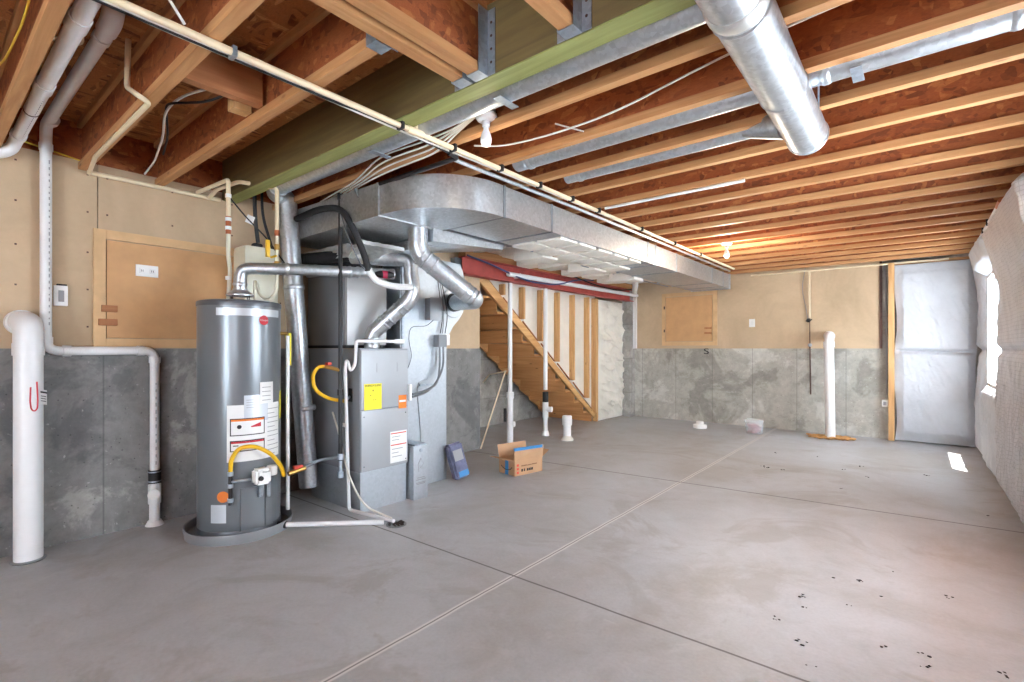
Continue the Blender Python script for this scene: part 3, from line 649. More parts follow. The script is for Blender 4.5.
for z in (0.55, 0.46): B().box(FX+0.0015, FX+0.002, 2.40, 2.55, z, z+0.008).done('label_heading', 'red_handle', wl2)
lp = B()
lp.bm.free()
for z in (0.525, 0.50, 0.43, 0.40, 0.37): B().box(FX+0.0015, FX+0.002, 2.41, 2.41+random.uniform(0.06, 0.13), z, z+0.005).done('label_print', 'print_grey', wl2)
for y in (2.27, 2.46): B().box(FX, FX+0.0012, y, y+0.004, 1.04, 1.11).done('handle_slot', 'print_grey', t)
B().box(-3.42, -3.38, FY0-0.002, FY0, 0.62, 0.65).done('serial_label', 'paper', t)
B().lathe([(0.022, 0), (0.022, 0.006), (0.016, 0.008)], (-3.31, FY0, 0.86), 20, (0, -1, 0)).box(-3.335, -3.285, FY0-0.004, FY0, 0.82, 0.92, 0.001).done('gas_grommet', 'ink', t)
B().box(FX-0.02, FX+0.02, FY1-0.004, FY1+0.02, 0.80, 0.93, 0.003).done('wire_box', 'white_plastic', t)
# coil cabinet
t = T('coil_cabinet', 'light grey evaporator coil box with dark side, above the furnace', 'coil box', (-3.8, 2.4, 1.24))
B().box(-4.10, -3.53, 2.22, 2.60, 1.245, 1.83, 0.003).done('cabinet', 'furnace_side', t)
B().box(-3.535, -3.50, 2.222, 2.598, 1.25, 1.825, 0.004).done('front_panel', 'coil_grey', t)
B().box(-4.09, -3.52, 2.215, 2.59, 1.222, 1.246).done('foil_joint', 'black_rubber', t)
t = T('supply_plenum', 'crumpled foil covered plenum between the coil box and trunk duct', 'plenum', (-3.8, 2.4, 1.83))
def crump(z0, z1, x0, x1, y0, nm, amp=0.012, mat='foil'):
    def fn(u, v):
        x = x0+(x1-x0)*u; z = z0+(z1-z0)*v
        return Vector((x, y0-amp*abs(noise.noise(Vector((x*16, z*22, 3))))*2-0.002, z))
    return B().sheet(fn, 60, 24, (0, 0.35, 0)).done(nm, mat, t)
crump(1.93, 2.03, -4.08, -3.40, 2.16, 'foil_wrap')
crump(1.832, 1.87, -4.08, -3.50, 2.20, 'lower_wrap', 0.008)
B().box(-4.08, -3.50, 2.21, 2.56, 1.86, 1.94).done('canvas_connector', 'black_rubber', t, smooth=False)
def sloped(u, v):
    return Vector((-3.40+0.16*u+0.0*v, 2.16+0.42*v, 1.95+0.09*u+0.01*noise.noise(Vector((u*9, v*9, 1)))))
B().sheet(sloped, 20, 30, (0, 0, -0.03)).done('foil_flap', 'foil', t)

# furnace flue
t = T('furnace_flue', 'segmented galvanised flue elbowing up from furnace top', 'flue pipe', (-3.405, 2.386, 1.22))
FP = [(-3.405, 2.386, 1.225), (-3.405, 2.386, 1.34), (-3.14, 2.60, 1.64), (-3.16, 2.58, 1.82)]
B().tube(FP, 0.060, 28, 0.09, True, 4).done('pipe', 'galvanised', t)
for k, p in enumerate([(Vector(FP[0])+Vector((0, 0, 0.03)), (0, 0, 1)), (Vector(FP[1]).lerp(Vector(FP[2]), 0.30), Vector(FP[2])-Vector(FP[1])), (Vector(FP[1]).lerp(Vector(FP[2]), 0.42), Vector(FP[2])-Vector(FP[1])), (Vector(FP[1]).lerp(Vector(FP[2]), 0.75), Vector(FP[2])-Vector(FP[1])), (Vector(FP[1]).lerp(Vector(FP[2]), 0.64), Vector(FP[2])-Vector(FP[1])), (Vector(FP[1])-Vector((0, 0, 0.04)), (0, 0, 1))]):
    q, dv = p; dv = Vector(dv).normalized()
    B().tube([q-dv*0.01, q-dv*0.004, q+dv*0.004, q+dv*0.01], [0.061, 0.066, 0.066, 0.061], 28).done('seam', 'galvanised', t)
B().tube([(-3.16, 2.58, 1.80), (-3.16, 2.58, 1.93), (-3.45, 2.42, 1.955)], 0.055, 28, 0.06).done('tee', 'galvanised', t)
B().tube([(-3.36, 2.30, 1.945), (-3.46, 2.24, 1.95)], 0.062, 28).done('crimp_collar', 'foil', t)
pipe('black_vent_pipe', 'fat black pipe running left from the flue tee across the foil plenum', 'pipe', [(-3.43, 2.235, 1.95), (-3.85, 2.11, 1.955), (-4.10, 2.05, 1.96)], 0.048, 'black_rubber', 0.03)
# bypass duct
t = T('bypass_duct', 'big round galvanised duct bending from trunk elbow down to the return box', 'duct', (-2.86, 2.45, 2.12))
BP = [(-2.875, 2.44, 2.13), (-2.862, 2.455, 1.96), (-2.62, 2.68, 1.635), (-2.72, 2.82, 1.56), (-3.30, 3.28, 1.62)]
BP = [(-2.89, 2.43, 2.13), (-2.89, 2.44, 1.95), (-3.05, 3.06, 1.575), (-3.42, 3.06, 1.575)]
B().tube([(-2.89, 2.43, 2.13), (-2.89, 2.43, 1.93), (-2.68, 2.83, 1.60), (-3.05, 3.12, 1.63), (-3.42, 3.30, 1.655)], 0.072, 32, 0.08, True, 5).done('pipe', 'galvanised', t)
P1, P2 = Vector((-2.89, 2.43, 1.93)), Vector((-2.68, 2.83, 1.60)); dv = (P2-P1).normalized()
for k in (0.05, 0.13, 0.25, 0.80, 0.9, 0.97):
    q = P1.lerp(P2, k); B().tube([q-dv*0.008, q-dv*0.003, q+dv*0.003, q+dv*0.008], [0.073, 0.077, 0.077, 0.073], 32).done('seam', 'galvanised', t)
B().tube([(-3.33, 3.265, 1.65), (-3.42, 3.30, 1.655)], [0.08, 0.088], 32).done('dark_collar', 'black_rubber', t)
# return drop
t = T('return_drop', 'tall pale galvanised return air box right of furnace', 'return box', (-3.7, 2.9, 0))
B().prism([(2.68, 0), (3.215, 0), (3.215, 1.24), (3.24, 1.34), (3.30, 1.43), (3.38, 1.50), (3.44, 1.58), (3.46, 1.70), (3.44, 1.95), (3.40, 2.03), (2.68, 2.05)], -4.05, -3.42, 'x').done('box', 'return_steel', t, smooth=False)
B().lathe([(0.14, 0), (0.145, 0.006), (0.14, 0.012), (0.10, 0.013)], (-3.42, 3.30, 1.655), 40, (1, 0, 0)).done('duct_flange', 'return_steel', t)
B().prism([(2.87, 0.06), (2.90, 0.45), (2.86, 0.86), (2.88, 0.92), (2.98, 0.95), (3.07, 0.92), (3.08, 0.86), (2.99, 0.45), (3.06, 0.03)], -3.421, -3.41, 'x').done('pressed_crease', 'return_steel', t)
B().box(-3.422, -3.40, 2.88, 3.08, 0.885, 0.905, 0.004).done('handle_tab', 'hanger_steel', t)
B().box(-3.422, -3.406, 2.69, 2.71, 0.44, 2.0).done('standing_seam', 'hanger_steel', t)
t = T('filter_housing', 'low galvanised filter housing with printed end beside furnace base', 'filter housing', (-3.3, 2.66, 0))
B().box(-3.42, -3.13, 2.585, 2.735, 0.0, 0.43, 0.004).done('housing', 'return_steel', t)
B().box(-3.40, -3.135, 2.60, 2.72, 0.43, 0.445).done('lid', 'hanger_steel', t)
B().lathe([(0.015, 0), (0.015, 0.006), (0, 0.007)], (-3.13, 2.66, 0.395), 16, (1, 0, 0)).done('latch', 'hanger_steel', t)
b = B()
for z, w_ in ((0.17, 0.04), (0.155, 0.05), (0.13, 0.05), (0.12, 0.045)): b.box(-3.1295, -3.129, 2.66-w_, 2.66+w_, z, z+0.006)
b.tube([(-3.129, 2.64, 0.22), (-3.129, 2.63, 0.28), (-3.129, 2.66, 0.33), (-3.129, 2.69, 0.28), (-3.129, 2.65, 0.25)], 0.0015, 6)
b.done('printed_marks', 'print_grey', t)
# electric boxes on the return drop
t = T('junction_box', 'grey metal control box mounted high on the pale return box', 'electrical box', (-3.38, 3.03, 1.47))
B().box(-3.419, -3.35, 2.955, 3.085, 1.475, 1.67, 0.004).done('body', 'grey_box', t); B().box(-3.35, -3.345, 2.95, 3.09, 1.47, 1.675, 0.002).done('cover', 'grey_box', t)
t = T('junction_box', 'small grey switch box with conduits, below the larger control box', 'electrical box', (-3.38, 3.10, 1.23))
B().box(-3.419, -3.36, 3.06, 3.16, 1.235, 1.345, 0.003).done('body', 'grey_box', t); B().box(-3.36, -3.355, 3.06, 3.16, 1.235, 1.345, 0.002).done('cover', 'grey_conduit', t)
t = T('outlet_box', 'white outlet plate next to small grey switch box', 'electrical box', (-3.40, 3.2, 1.25))
B().box(-3.419, -3.37, 3.165, 3.213, 1.25, 1.35, 0.003).done('body', 'white_plastic', t)
for k, y in enumerate((3.09, 3.135)):
    pipe('flexible_conduit', ('left' if k == 0 else 'right') + ' grey flexible conduit curving from switch box down to the furnace', 'conduit',
         [(-3.375, y, 1.236), (-3.37, y, 1.05), (-3.33, 3.02-0.02*k+0.0, 0.90), (-3.24, 2.80, 0.84+0.02*(1-k)), (-3.165, 2.60, 0.83+0.02*(1-k))], 0.010, 'grey_conduit', 0.09)
for k, (y, zt) in enumerate(((3.14, 1.95), (3.17, 1.9), (3.20, 1.85))):
    pipe('loose_cable', 'dark thermostat cable hanging down the return box, %s of three' % ('leftmost', 'middle', 'rightmost')[k], 'cable',
         [(-3.41, y-0.06, zt), (-3.405, y-0.02, 1.7), (-3.395, y+0.01*(-1)**k, 1.52), (-3.40, y-0.02, 1.36)], 0.004, 'black_rubber' if k != 1 else 'grey_conduit', 0.1)
pipe('thin_wire', 'thin black wire looping down left side of the return box face', 'wire', [(-3.345, 2.99, 1.475), (-3.39, 2.95, 1.42), (-3.41, 2.78, 1.41), (-3.41, 2.76, 1.30), (-3.41, 2.80, 1.15), (-3.41, 2.73, 1.0)], 0.0025, 'black_rubber', 0.05)

# gas piping
t = T('gas_pipe', 'black iron gas pipe from ceiling down beside the furnace', 'gas pipe', (-3.27, 2.02, 0.3))
B().tube([(-2.055, 0.15, 2.348), (-2.06, 1.6, 2.345), (-2.075, 2.0, 2.338)], 0.0075, 12, 0.02).tube([(-2.075, 1.97, 2.338), (-2.075, 2.04, 2.33), (-3.27, 2.03, 2.33)], 0.014, 14, 0.02).done('ceiling_run', 'black_metal', t)
B().tube([(-3.27, 2.02, 2.345), (-3.27, 2.02, 0.40)], 0.015, 14).done('drop', 'black_metal', t)
B().tube([(-3.27, 2.02, 0.40), (-3.27, 2.02, 0.28)], 0.013, 14).done('drip_leg', 'hanger_steel', t)
for z in (2.33, 0.90, 0.43, 0.30): B().tube([(-3.27, 2.02, z-0.022), (-3.27, 2.02, z+0.022)], 0.022, 14).done('fitting', 'black_metal' if z > 0.5 else 'hanger_steel', t)
B().tube([(-3.27, 2.02, 0.43), (-3.33, 1.90, 0.42), (-3.325, 1.70, 0.37)], 0.012, 12, 0.02).done('heater_branch', 'grey_conduit', t)
B().box(-3.345, -3.315, 1.70, 1.76, 0.385, 0.41, 0.004).tube([(-3.33, 1.73, 0.37), (-3.33, 1.73, 0.40)], 0.008, 10).done('valve_handle', 'red_handle', t, label='red valve handle')
B().tube([(-3.325, 1.78, 0.385), (-3.325, 1.66, 0.365)], 0.017, 14).done('valve_body', 'brass', t)
B().tube([(-3.27, 2.02, 1.06), (-3.33, 1.93, 1.09)], 0.014, 12).done('furnace_valve', 'brass', t)
B().box(-3.325, -3.285, 1.93, 1.96, 1.10, 1.12, 0.004).done('furnace_valve_handle', 'red_handle', t, label='red valve handle')
B().tube([(-3.33, 1.93, 1.09), (-3.36, 1.90, 1.09), (-3.39, 1.87, 1.03), (-3.39, 1.885, 0.92), (-3.35, 1.97, 0.85), (-3.29, 2.07, 0.83)], 0.013, 14, 0.06).done('gas_flex_hose', 'yellow_hose', t, label='yellow coated gas hose')
B().tube([(-3.29, 2.07, 0.83), (-3.31, 2.13, 0.86)], 0.009, 12).done('stub', 'hanger_steel', t)
# condensate lines
t = T('condensate_line', 'white plastic condensate line with trap running down the furnace to the floor drain', 'drain pipe', (-3.25, 2.07, 0))
B().tube([(-3.13, 2.46, 1.275), (-3.20, 2.15, 1.275), (-3.22, 2.12, 1.275), (-3.22, 2.11, 1.10), (-3.235, 2.08, 1.05), (-3.25, 2.07, 1.12), (-3.255, 2.06, 1.13), (-3.265, 2.055, 1.08), (-3.25, 2.08, 0.03), (-2.80, 2.14, 0.03)], 0.0125, 14, 0.03).done('pipe', 'white_pvc', t)
B().tube([(-3.145, 2.41, 1.275), (-3.125, 2.48, 1.275)], 0.019, 14).done('end_cap', 'white_pvc', t)
pipe('drain_tube', 'thin clear grey tube curling from furnace side to the floor drain', 'hose', [(-3.55, 2.125, 0.72), (-3.36, 2.06, 0.60), (-3.24, 2.06, 0.30), (-3.10, 2.10, 0.08), (-2.80, 2.12, 0.055)], 0.007, 'cable_white', 0.12)
t = T('pan_drain_pipe', 'white plastic pipe lying on the floor from drain pan to floor drain', 'drain pipe', (-3.2, 1.7, 0))
B().tube([(-3.30, 1.62, 0.035), (-2.86, 2.10, 0.020)], 0.017, 14).done('pipe', 'white_pvc', t)
B().tube([(-3.33, 1.59, 0.035), (-3.29, 1.63, 0.035)], 0.024, 14).done('fitting', 'black_rubber', t)
b = B()
for k in range(26):
    a = random.uniform(0, 6.28); r = 0.06*math.sqrt(random.random()); b.ball((-2.80+r*math.cos(a), 2.16+r*math.sin(a), 0.008), random.uniform(0.006, 0.014), (1, 1, 0.6), 1, 0.5)
fd = T('floor_drain', 'small floor drain with gravel at end of the white pipes', 'floor drain', (-2.80, 2.16, 0))
B().lathe([(0.07, 0.0), (0.07, 0.004), (0.055, 0.005), (0.05, 0.002)], (-2.80, 2.16, 0), 24).done('grate', 'grey_conduit', fd)
b.done('gravel', 'dark_debris', fd, stuff=True)
# refrigerant line set
t = T('refrigerant_line', 'black insulated refrigerant line curving down into a white elbow above furnace', 'pipe', (-3.3, 2.1, 1.7))
B().tube([(-3.72, 1.92, 2.22), (-3.40, 1.94, 2.25), (-3.17, 1.97, 2.22), (-3.10, 2.03, 2.05), (-3.08, 2.10, 1.88), (-3.10, 2.14, 1.79)], 0.024, 18, 0.12).done('foam_sleeve', 'black_rubber', t)
B().tube([(-3.10, 2.14, 1.80), (-3.09, 2.19, 1.72), (-3.08, 2.34, 1.69), (-3.08, 2.52, 1.70)], 0.024, 18, 0.06).done('white_elbow', 'white_plastic', t)
B().tube([(-3.22, 1.99, 2.2), (-3.16, 2.02, 2.0), (-3.10, 2.09, 1.80), (-3.10, 2.16, 1.78)], 0.005, 8, 0.06).done('copper_line', 'grey_conduit', t)
t = T('filter_drier', 'little black cylinder with pink label above the white elbow', 'filter drier', (-3.10, 2.30, 1.78))
B().tube([(-3.13, 2.22, 1.775), (-3.11, 2.25, 1.775), (-3.09, 2.32, 1.775), (-3.07, 2.35, 1.775)], [0.015, 0.028, 0.028, 0.015], 20).done('body', 'black_metal', t)
B().tube([(-3.107, 2.265, 1.7755), (-3.093, 2.30, 1.7755)], 0.0288, 20).done('label_band', 'pink_content', t)
pipe('support_rod', 'short grey pipe hanging between joists and trunk elbow', 'pipe', [(-3.05, 2.0, 2.34), (-3.02, 2.06, 2.20), (-3.02, 2.06, 2.12)], 0.012, 'grey_conduit', 0.04)

# ================================================================ LEFT WALL
t = T('access_door', 'tan wooden access door with frame above concrete ledge, behind the water heater', 'access door', (XL, 1.3, HL))
xf = XL-0.004
fr = B()
for a in ((0.776, 0.84, 1.225, 2.0), (1.76, 1.82, 1.225, 2.0), (0.84, 1.76, 1.94, 2.0), (0.84, 1.76, 1.225, 1.285)): fr.box(xf, xf+0.02, a[0], a[1], a[2], a[3], 0.002)
fr.done('frame', 'mdf_edge', t, smooth=False)
dr = B().box(xf, xf+0.012, 0.845, 1.755, 1.29, 1.934, 0.002).done('door_panel', 'mdf', t, smooth=False)
for z in (1.37, 1.46): B().box(xf+0.012, xf+0.032, 0.80+(0.015 if z > 1.4 else 0), 0.90, z, z+0.045, 0.006).done('turn_latch', 'plank_brown', dr)
B().box(xf, xf+0.004, 0.838, 0.845, 1.28, 1.94).done('door_gap', 'dark_gap', t)
t = T('outlet_plate', 'white double outlet plate mounted sideways on the tan access door', 'outlet', (xf, 1.08, 1.74))
B().box(xf+0.012, xf+0.02, 1.0, 1.13, 1.715, 1.795, 0.003).done('plate', 'white_plastic', t)
for y in (1.035, 1.095): B().box(xf+0.02, xf+0.022, y-0.016, y+0.016, 1.738, 1.772, 0.001).done('socket', 'paper', t); B().box(xf+0.022, xf+0.0225, y-0.006, y-0.003, 1.748, 1.762).box(xf+0.022, xf+0.0225, y+0.004, y+0.007, 1.748, 1.762).done('slots', 'ink', t)
t = T('outlet_plate', 'white outlet plate on drywall right behind the thin drain pipe', 'outlet', (xf, 0.62, 1.48))
B().box(xf, xf+0.03, 0.585, 0.65, 1.485, 1.61, 0.003).done('plate', 'white_plastic', t); B().box(xf+0.03, xf+0.032, 0.605, 0.632, 1.51, 1.58).done('socket', 'print_grey', t)
B().box(xf, xf+0.028, 0.60, 0.645, 1.61, 1.62).done('box_gap', 'dark_gap', t)
# radon pipe
t = T('radon_pipe', 'fat white plastic pipe standing at far left with red marking', 'pipe', (-3.97, 0.455, 0))
B().tube([(-3.97, 0.455, 0.0), (-3.97, 0.455, 1.24)], 0.064, 36).done('pipe', 'white_pvc', t)
B().tube([(-3.97, 0.455, 1.18), (-3.97, 0.455, 1.25)], 0.070, 36).done('coupling', 'white_pvc', t)
B().tube([(-3.97, 0.455, 1.24), (-3.97, 0.455, 1.365), (-4.12, 0.445, 1.375)], 0.0665, 32, 0.11, True, 8).done('elbow', 'white_pvc', t)
B().tube([(-4.10, 0.445, 1.373), (-4.14, 0.44, 1.375)], 0.074, 32).done('wall_collar', 'white_pvc', t)
def rad(th, z, r=0.0655):
    a = math.atan2(-0.455, 3.97)+math.radians(th); return Vector((-3.97+r*math.cos(a), 0.455+r*math.sin(a), z))
B().tube([rad(8, 1.0), rad(6, 0.92), rad(10, 0.875), rad(22, 0.86), rad(34, 0.875), rad(36, 0.92), rad(32, 1.03)], 0.0038, 8, 0.01).done('red_mark', 'red_label', t, label='red U-shaped mark')
B().text('HONEYWELL'[:0]+'RADON', 0.02, None, 0.0005, lambda c: rad(48+math.degrees(c.x/0.065), 0.97+c.y, 0.0665)) .bm.free()
tg = B().sheet(lambda u, v: rad(44+36*u, 0.90+0.085*v-0.01*u, 0.067+0.012*u), 6, 1).done('paper_tag', 'paper', t)
b = B().sheet(lambda u, v: rad(46+30*u, 0.965+0.01*v-0.01*u, 0.069+0.012*u), 6, 1)
for k in range(3): b.sheet(lambda u, v, k=k: rad(48+22*u, 0.945-0.014*k+0.004*v-0.008*u, 0.069+0.010*u), 6, 1)
b.done('tag_print', 'ink', tg)
b = B()
for k in range(7): b.box(-3.9065, -3.9055, 0.43+0.003*k, 0.432+0.003*k+0.001, 1.11-0.02*k, 1.118-0.02*k)
B().lathe([(0.075, 0), (0.08, 0.006), (0.066, 0.012)], (-3.97, 0.455, 0), 32).done('sealant', 'concrete_rough' if False else 'pan_grey', t)
b.bm.free()
# drain stack
t = T('drain_stack', 'white plastic drain pipe coming down left wall, jogging right to a floor cleanout', 'drain pipe', (-4.09, 1.10, 0))
B().tube([(-4.09, 0.545, 2.54), (-4.09, 0.545, 1.205), (-4.095, 1.10, 1.205), (-4.095, 1.10, 0.38)], 0.028, 24, 0.07, True, 8).done('pipe', 'white_pvc', t)
B().tube([(-2.57, 0.535, 2.545), (-4.0, 0.535, 2.545), (-4.09, 0.545, 2.50), (-4.09, 0.545, 2.40)], 0.029, 24, 0.06).done('ceiling_pipe', 'white_pvc', t)
B().tube([(-2.62, 0.535, 2.545), (-2.52, 0.535, 2.55), (-2.48, 0.535, 2.655)], 0.037, 24, 0.06).done('ceiling_elbow', 'white_pvc', t)
for p, q in (((-4.09, 0.545, 1.29), (-4.09, 0.545, 1.25)), ((-4.085, 0.62, 1.205), (-4.085, 0.66, 1.205)), ((-4.095, 1.0, 1.205), (-4.095, 1.04, 1.205)), ((-4.095, 1.10, 1.16), (-4.095, 1.10, 1.12)), ((-3.92, 0.545, 2.545), (-3.87, 0.545, 2.545)), ((-2.72, 0.535, 2.545), (-2.68, 0.535, 2.545)), ((-4.09, 0.545, 2.42), (-4.09, 0.545, 2.46))):
    B().tube([p, q], 0.0335, 24).done('hub', 'white_pvc', t)
B().tube([(-4.095, 1.10, 0.29), (-4.095, 1.10, 0.38)], 0.037, 24).done('rubber_coupling', 'black_rubber', t)
for z in (0.30, 0.365): B().tube([(-4.095, 1.10, z), (-4.095, 1.10, z+0.008)], 0.0385, 24).done('clamp', 'hanger_steel', t)
B().tube([(-4.095, 1.10, 0.02), (-4.095, 1.10, 0.29)], 0.031, 24).done('lower_pipe', 'white_pvc', t)
B().tube([(-4.095, 1.10, 0.15), (-4.095, 1.10, 0.28)], 0.038, 24).tube([(-4.095, 1.10, 0.215), (-4.035, 1.08, 0.225)], 0.034, 24).done('cleanout_tee', 'white_pvc', t)
B().lathe([(0.036, 0), (0.036, 0.012), (0.03, 0.014), (0, 0.015)], (-4.035, 1.08, 0.225), 24, (0.94, -0.3, 0.1)).done('cleanout_cap', 'white_plastic', t)
B().tube([(-4.095, 1.10, 0.0), (-4.095, 1.10, 0.03)], [0.055, 0.04], 24).done('floor_collar', 'white_pvc', t)
b = B()
for k in range(28): b.box(-4.0552, -4.0545, 0.553, 0.558, 1.36+0.036*k, 1.36+0.036*k+random.uniform(0.008, 0.024))
b.done('printed_line', 'print_grey', t)
b = B()
for k in range(12): b.box(-4.0652, -4.0645, 1.098, 1.103, 0.42+0.05*k, 0.42+0.05*k+random.uniform(0.01, 0.03))
b.done('printed_line', 'print_grey', t)
# second big pipe
t = T('drain_pipe', 'thick white plastic pipe sloping under joists at top left corner', 'drain pipe', (-3.0, 0.415, 2.4))
B().tube([(-2.1, 0.408, 2.43), (-3.98, 0.408, 2.415), (-4.06, 0.39, 2.36), (-4.07, 0.20, 2.27), (-4.07, -0.6, 2.22)], 0.031, 28, 0.06, True, 6).done('pipe', 'white_pvc', t)
for p, q in (((-3.15, 0.42, 2.422), (-3.06, 0.42, 2.423)), ((-2.45, 0.42, 2.427), (-2.36, 0.42, 2.428)), ((-3.93, 0.42, 2.416), (-3.88, 0.42, 2.416))):
    p = (p[0], 0.408, p[2]); q = (q[0], 0.408, q[2]); B().tube([p, q], 0.036, 28).done('hub', 'white_pvc', t)
B().lathe([(0.032, 0), (0.033, 0.001), (0.033, 0.008), (0.032, 0.009)], (-3.45, 0.408, 2.419), 28, (-1, 0, 0)).done('strap', 'rust', t)
b = B()
for k in range(24): x = -3.9+k*0.03; b.box(x, x+random.uniform(0.008, 0.02), 0.415, 0.418, 2.3865, 2.3875)
b.done('printed_line', 'print_grey', t)
# cream pipe elbows
pipe('water_pipe', 'cream pipe strapped under the joist, stepping sideways then up into the ceiling', 'pipe', [(-4.10, 0.75, 2.34), (-3.73, 0.71, 2.342), (-2.72, 0.71, 2.342), (-2.69, 0.655, 2.35), (-2.84, 0.655, 2.43), (-2.84, 0.66, 2.655)], 0.0115, 'cream_pipe', 0.025)
pipe('water_pipe', 'short cream pipe looping down between the two white drain pipes', 'pipe', [(-2.30, 0.40, 2.62), (-2.72, 0.47, 2.50), (-2.74, 0.40, 2.49), (-2.74, 0.37, 2.49)], 0.011, 'cream_pipe', 0.02)
pipe('wire', 'yellow wire draped along joist at top left corner', 'wire', [(-2.2, 0.26, 2.65), (-2.45, 0.29, 2.50), (-2.6, 0.285, 2.45), (-2.95, 0.27, 2.43), (-3.6, 0.22, 2.50)], 0.004, 'yellow_wire', 0.1)
pipe('wire', 'yellow wire along top of left drywall behind the white pipe', 'wire', [(-4.12, 0.40, 2.46), (-4.12, 0.60, 2.43), (-4.115, 0.78, 2.40)], 0.005, 'yellow_wire', 0.1)
pipe('cable', 'white cable hanging from the short joists above the access door', 'cable', [(-2.62, 0.98, 2.50), (-2.80, 0.86, 2.46), (-3.0, 0.85, 2.44), (-3.35, 0.94, 2.43), (-3.8, 1.02, 2.42), (-4.08, 1.04, 2.41)], 0.006, 'cable_white', 0.1)
pipe('cable', 'black cable looped over white cable above the access door', 'cable', [(-2.50, 1.03, 2.48), (-2.62, 0.93, 2.40), (-2.82, 0.86, 2.43), (-2.95, 0.84, 2.46), (-3.3, 0.95, 2.42), (-3.7, 1.04, 2.45)], 0.006, 'black_rubber', 0.1)

# ================================================================ PIPE ALONG THE CEILING
t = T('water_pipe', 'long cream water pipe hung under joists along the trunk duct', 'pipe', (-2.0, 4, 2.33))
B().tube([(-2.0, 0.1, 2.343), (-2.01, 1.5, 2.338), (-2.02, 3.0, 2.342), (-2.02, 5.2, 2.34), (-2.01, 7.4, 2.343)], 0.014, 14).done('pipe', 'cream_pipe', t)
for y in (0.79, 1.58, 1.945, 2.35, 2.76, 3.17, 3.57, 4.38, 5.2, 6.0):
    B().box(-2.036, -1.99, y-0.008, y+0.008, 2.322, 2.361).done('hanger_clip', 'black_rubber' if y != 0.79 else 'hanger_steel', t)
B().tube([(-2.01, 1.62, 2.338), (-2.01, 1.72, 2.338)], 0.019, 14).tube([(-2.01, 1.67, 2.338), (-2.01, 1.67, 2.39)], 0.016, 12).done('tee', 'cream_pipe', t)
t = T('water_pipe', 'grey metal pipe beside the long cream pipe over the trunk duct edge', 'pipe', (-2.12, 4, 2.345))
B().tube([(-2.11, 2.04, 2.33), (-2.12, 3.5, 2.345), (-2.12, 7.6, 2.345)], 0.012, 12).done('pipe', 'galvanised', t)
for k, dx in enumerate((0.035, 0.05)):
    pipe('cable', '%s white cable running with the long cream pipe' % ('upper', 'lower')[k], 'cable', [(-2.0-dx, 0.1, 2.352), (-2.02-dx, 0.6, 2.349), (-2.0-dx*1.4, 1.0, 2.35), (-2.0-dx, 1.6, 2.345-0.012*k), (-2.01-dx, 2.3, 2.345), (-2.01-dx, 4, 2.35), (-2.0-dx, 7.2, 2.35)], 0.005, 'cable_white', 0.2)
pipe('cable', 'white cable crossing to the ceiling above the long cream pipe at top left', 'cable', [(-1.98, 0.62, 2.35), (-1.9, 0.45, 2.5), (-1.85, 0.4, 2.6)], 0.005, 'cable_white')
for k in range(4):
    y = 1.83+0.03*k
    pipe('cable', '%s of four white cables strung across behind the green beam' % ('first', 'second', 'third', 'fourth')[k], 'cable', [(-3.6, 2.05+0.03*k, 2.36), (-2.9, 1.92+0.02*k, 2.345), (-2.55, 1.83+0.03*k, 2.39-0.02*k), (-2.1, 1.83+0.025*k, 2.37-0.015*k), (-1.90, 1.86+0.01*k, 2.395), (-1.77, 1.88+0.008*k, 2.45)], 0.005, 'cable_white', 0.2)
pipe('cable', 'white cable sagging along bay from near bulb towards the right', 'cable', [(-2.0, 2.10, 2.40), (-1.85, 2.17, 2.38), (-1.6, 2.2, 2.37), (-1.2, 2.24, 2.39), (-0.6, 2.25, 2.50), (0.55, 2.20, 2.56)], 0.005, 'cable_white', 0.3)
# bulbs
def lamp(x, y, zt, label, box, power):
    t = T('light_fixture', label, 'light bulb', (x, y, zt))
    if box: B().lathe([(0.045, -0.05), (0.05, -0.048), (0.05, 0), (0, 0)], (x, y, zt), 16).done('junction_box', 'grey_box', t)
    z = zt-(0.05 if box else 0)
    B().lathe([(0.0, 0), (0.056, 0), (0.058, -0.012), (0.045, -0.03), (0.022, -0.036), (0.020, -0.06), (0, -0.06)], (x, y, z), 28).done('porcelain_holder', 'porcelain', t)
    B().lathe([(0.013, -0.06), (0.014, -0.078), (0.024, -0.10), (0.030, -0.125), (0.028, -0.145), (0.017, -0.16), (0, -0.165)], (x, y, z), 28).done('bulb', 'porcelain', t)
    ld = bpy.data.lights.new('bulb_light', 'POINT'); lo = bpy.data.objects.new('bulb_light', ld); COL.objects.link(lo); lo.parent = t; lo.location = (0, 0, z-zt-0.20)
    ld.energy = power; ld.color = (1, 0.87, 0.70); ld.shadow_soft_size = 0.03
    return t
lamp(-1.725, 1.90, 2.475, 'bare white bulb in porcelain holder at near end, by the green beam', True, 0.8)
lamp(-1.60, 5.62, 2.362, 'bare white bulb in porcelain holder near the far wall', False, 22)
B().box(-1.63, -1.57, 5.60, 5.64, 2.362, 2.364).bm.free()
pipe('cable', 'white cable coiled in a loop beside near bulb', 'cable', [(-1.74, 1.99, 2.43), (-1.70, 2.04, 2.42), (-1.62, 2.06, 2.45), (-1.56, 2.04, 2.50), (-1.58, 2.0, 2.54), (-1.66, 1.99, 2.50), (-1.74, 2.0, 2.45)], 0.005, 'cable_white', 0.06)
pipe('cable', 'short white cable stub stapled on second joist web', 'cable', [(-1.50, 2.20, 2.42), (-1.36, 2.26, 2.36)], 0.004, 'cable_white')
pipe('drain_pipe', 'thin white pipe hung under a joist left of the large round duct end', 'drain pipe', [(-1.95, 3.572, 2.348), (-1.85, 3.572, 2.348), (-0.9, 3.572, 2.3485)], 0.011, 'white_pvc')
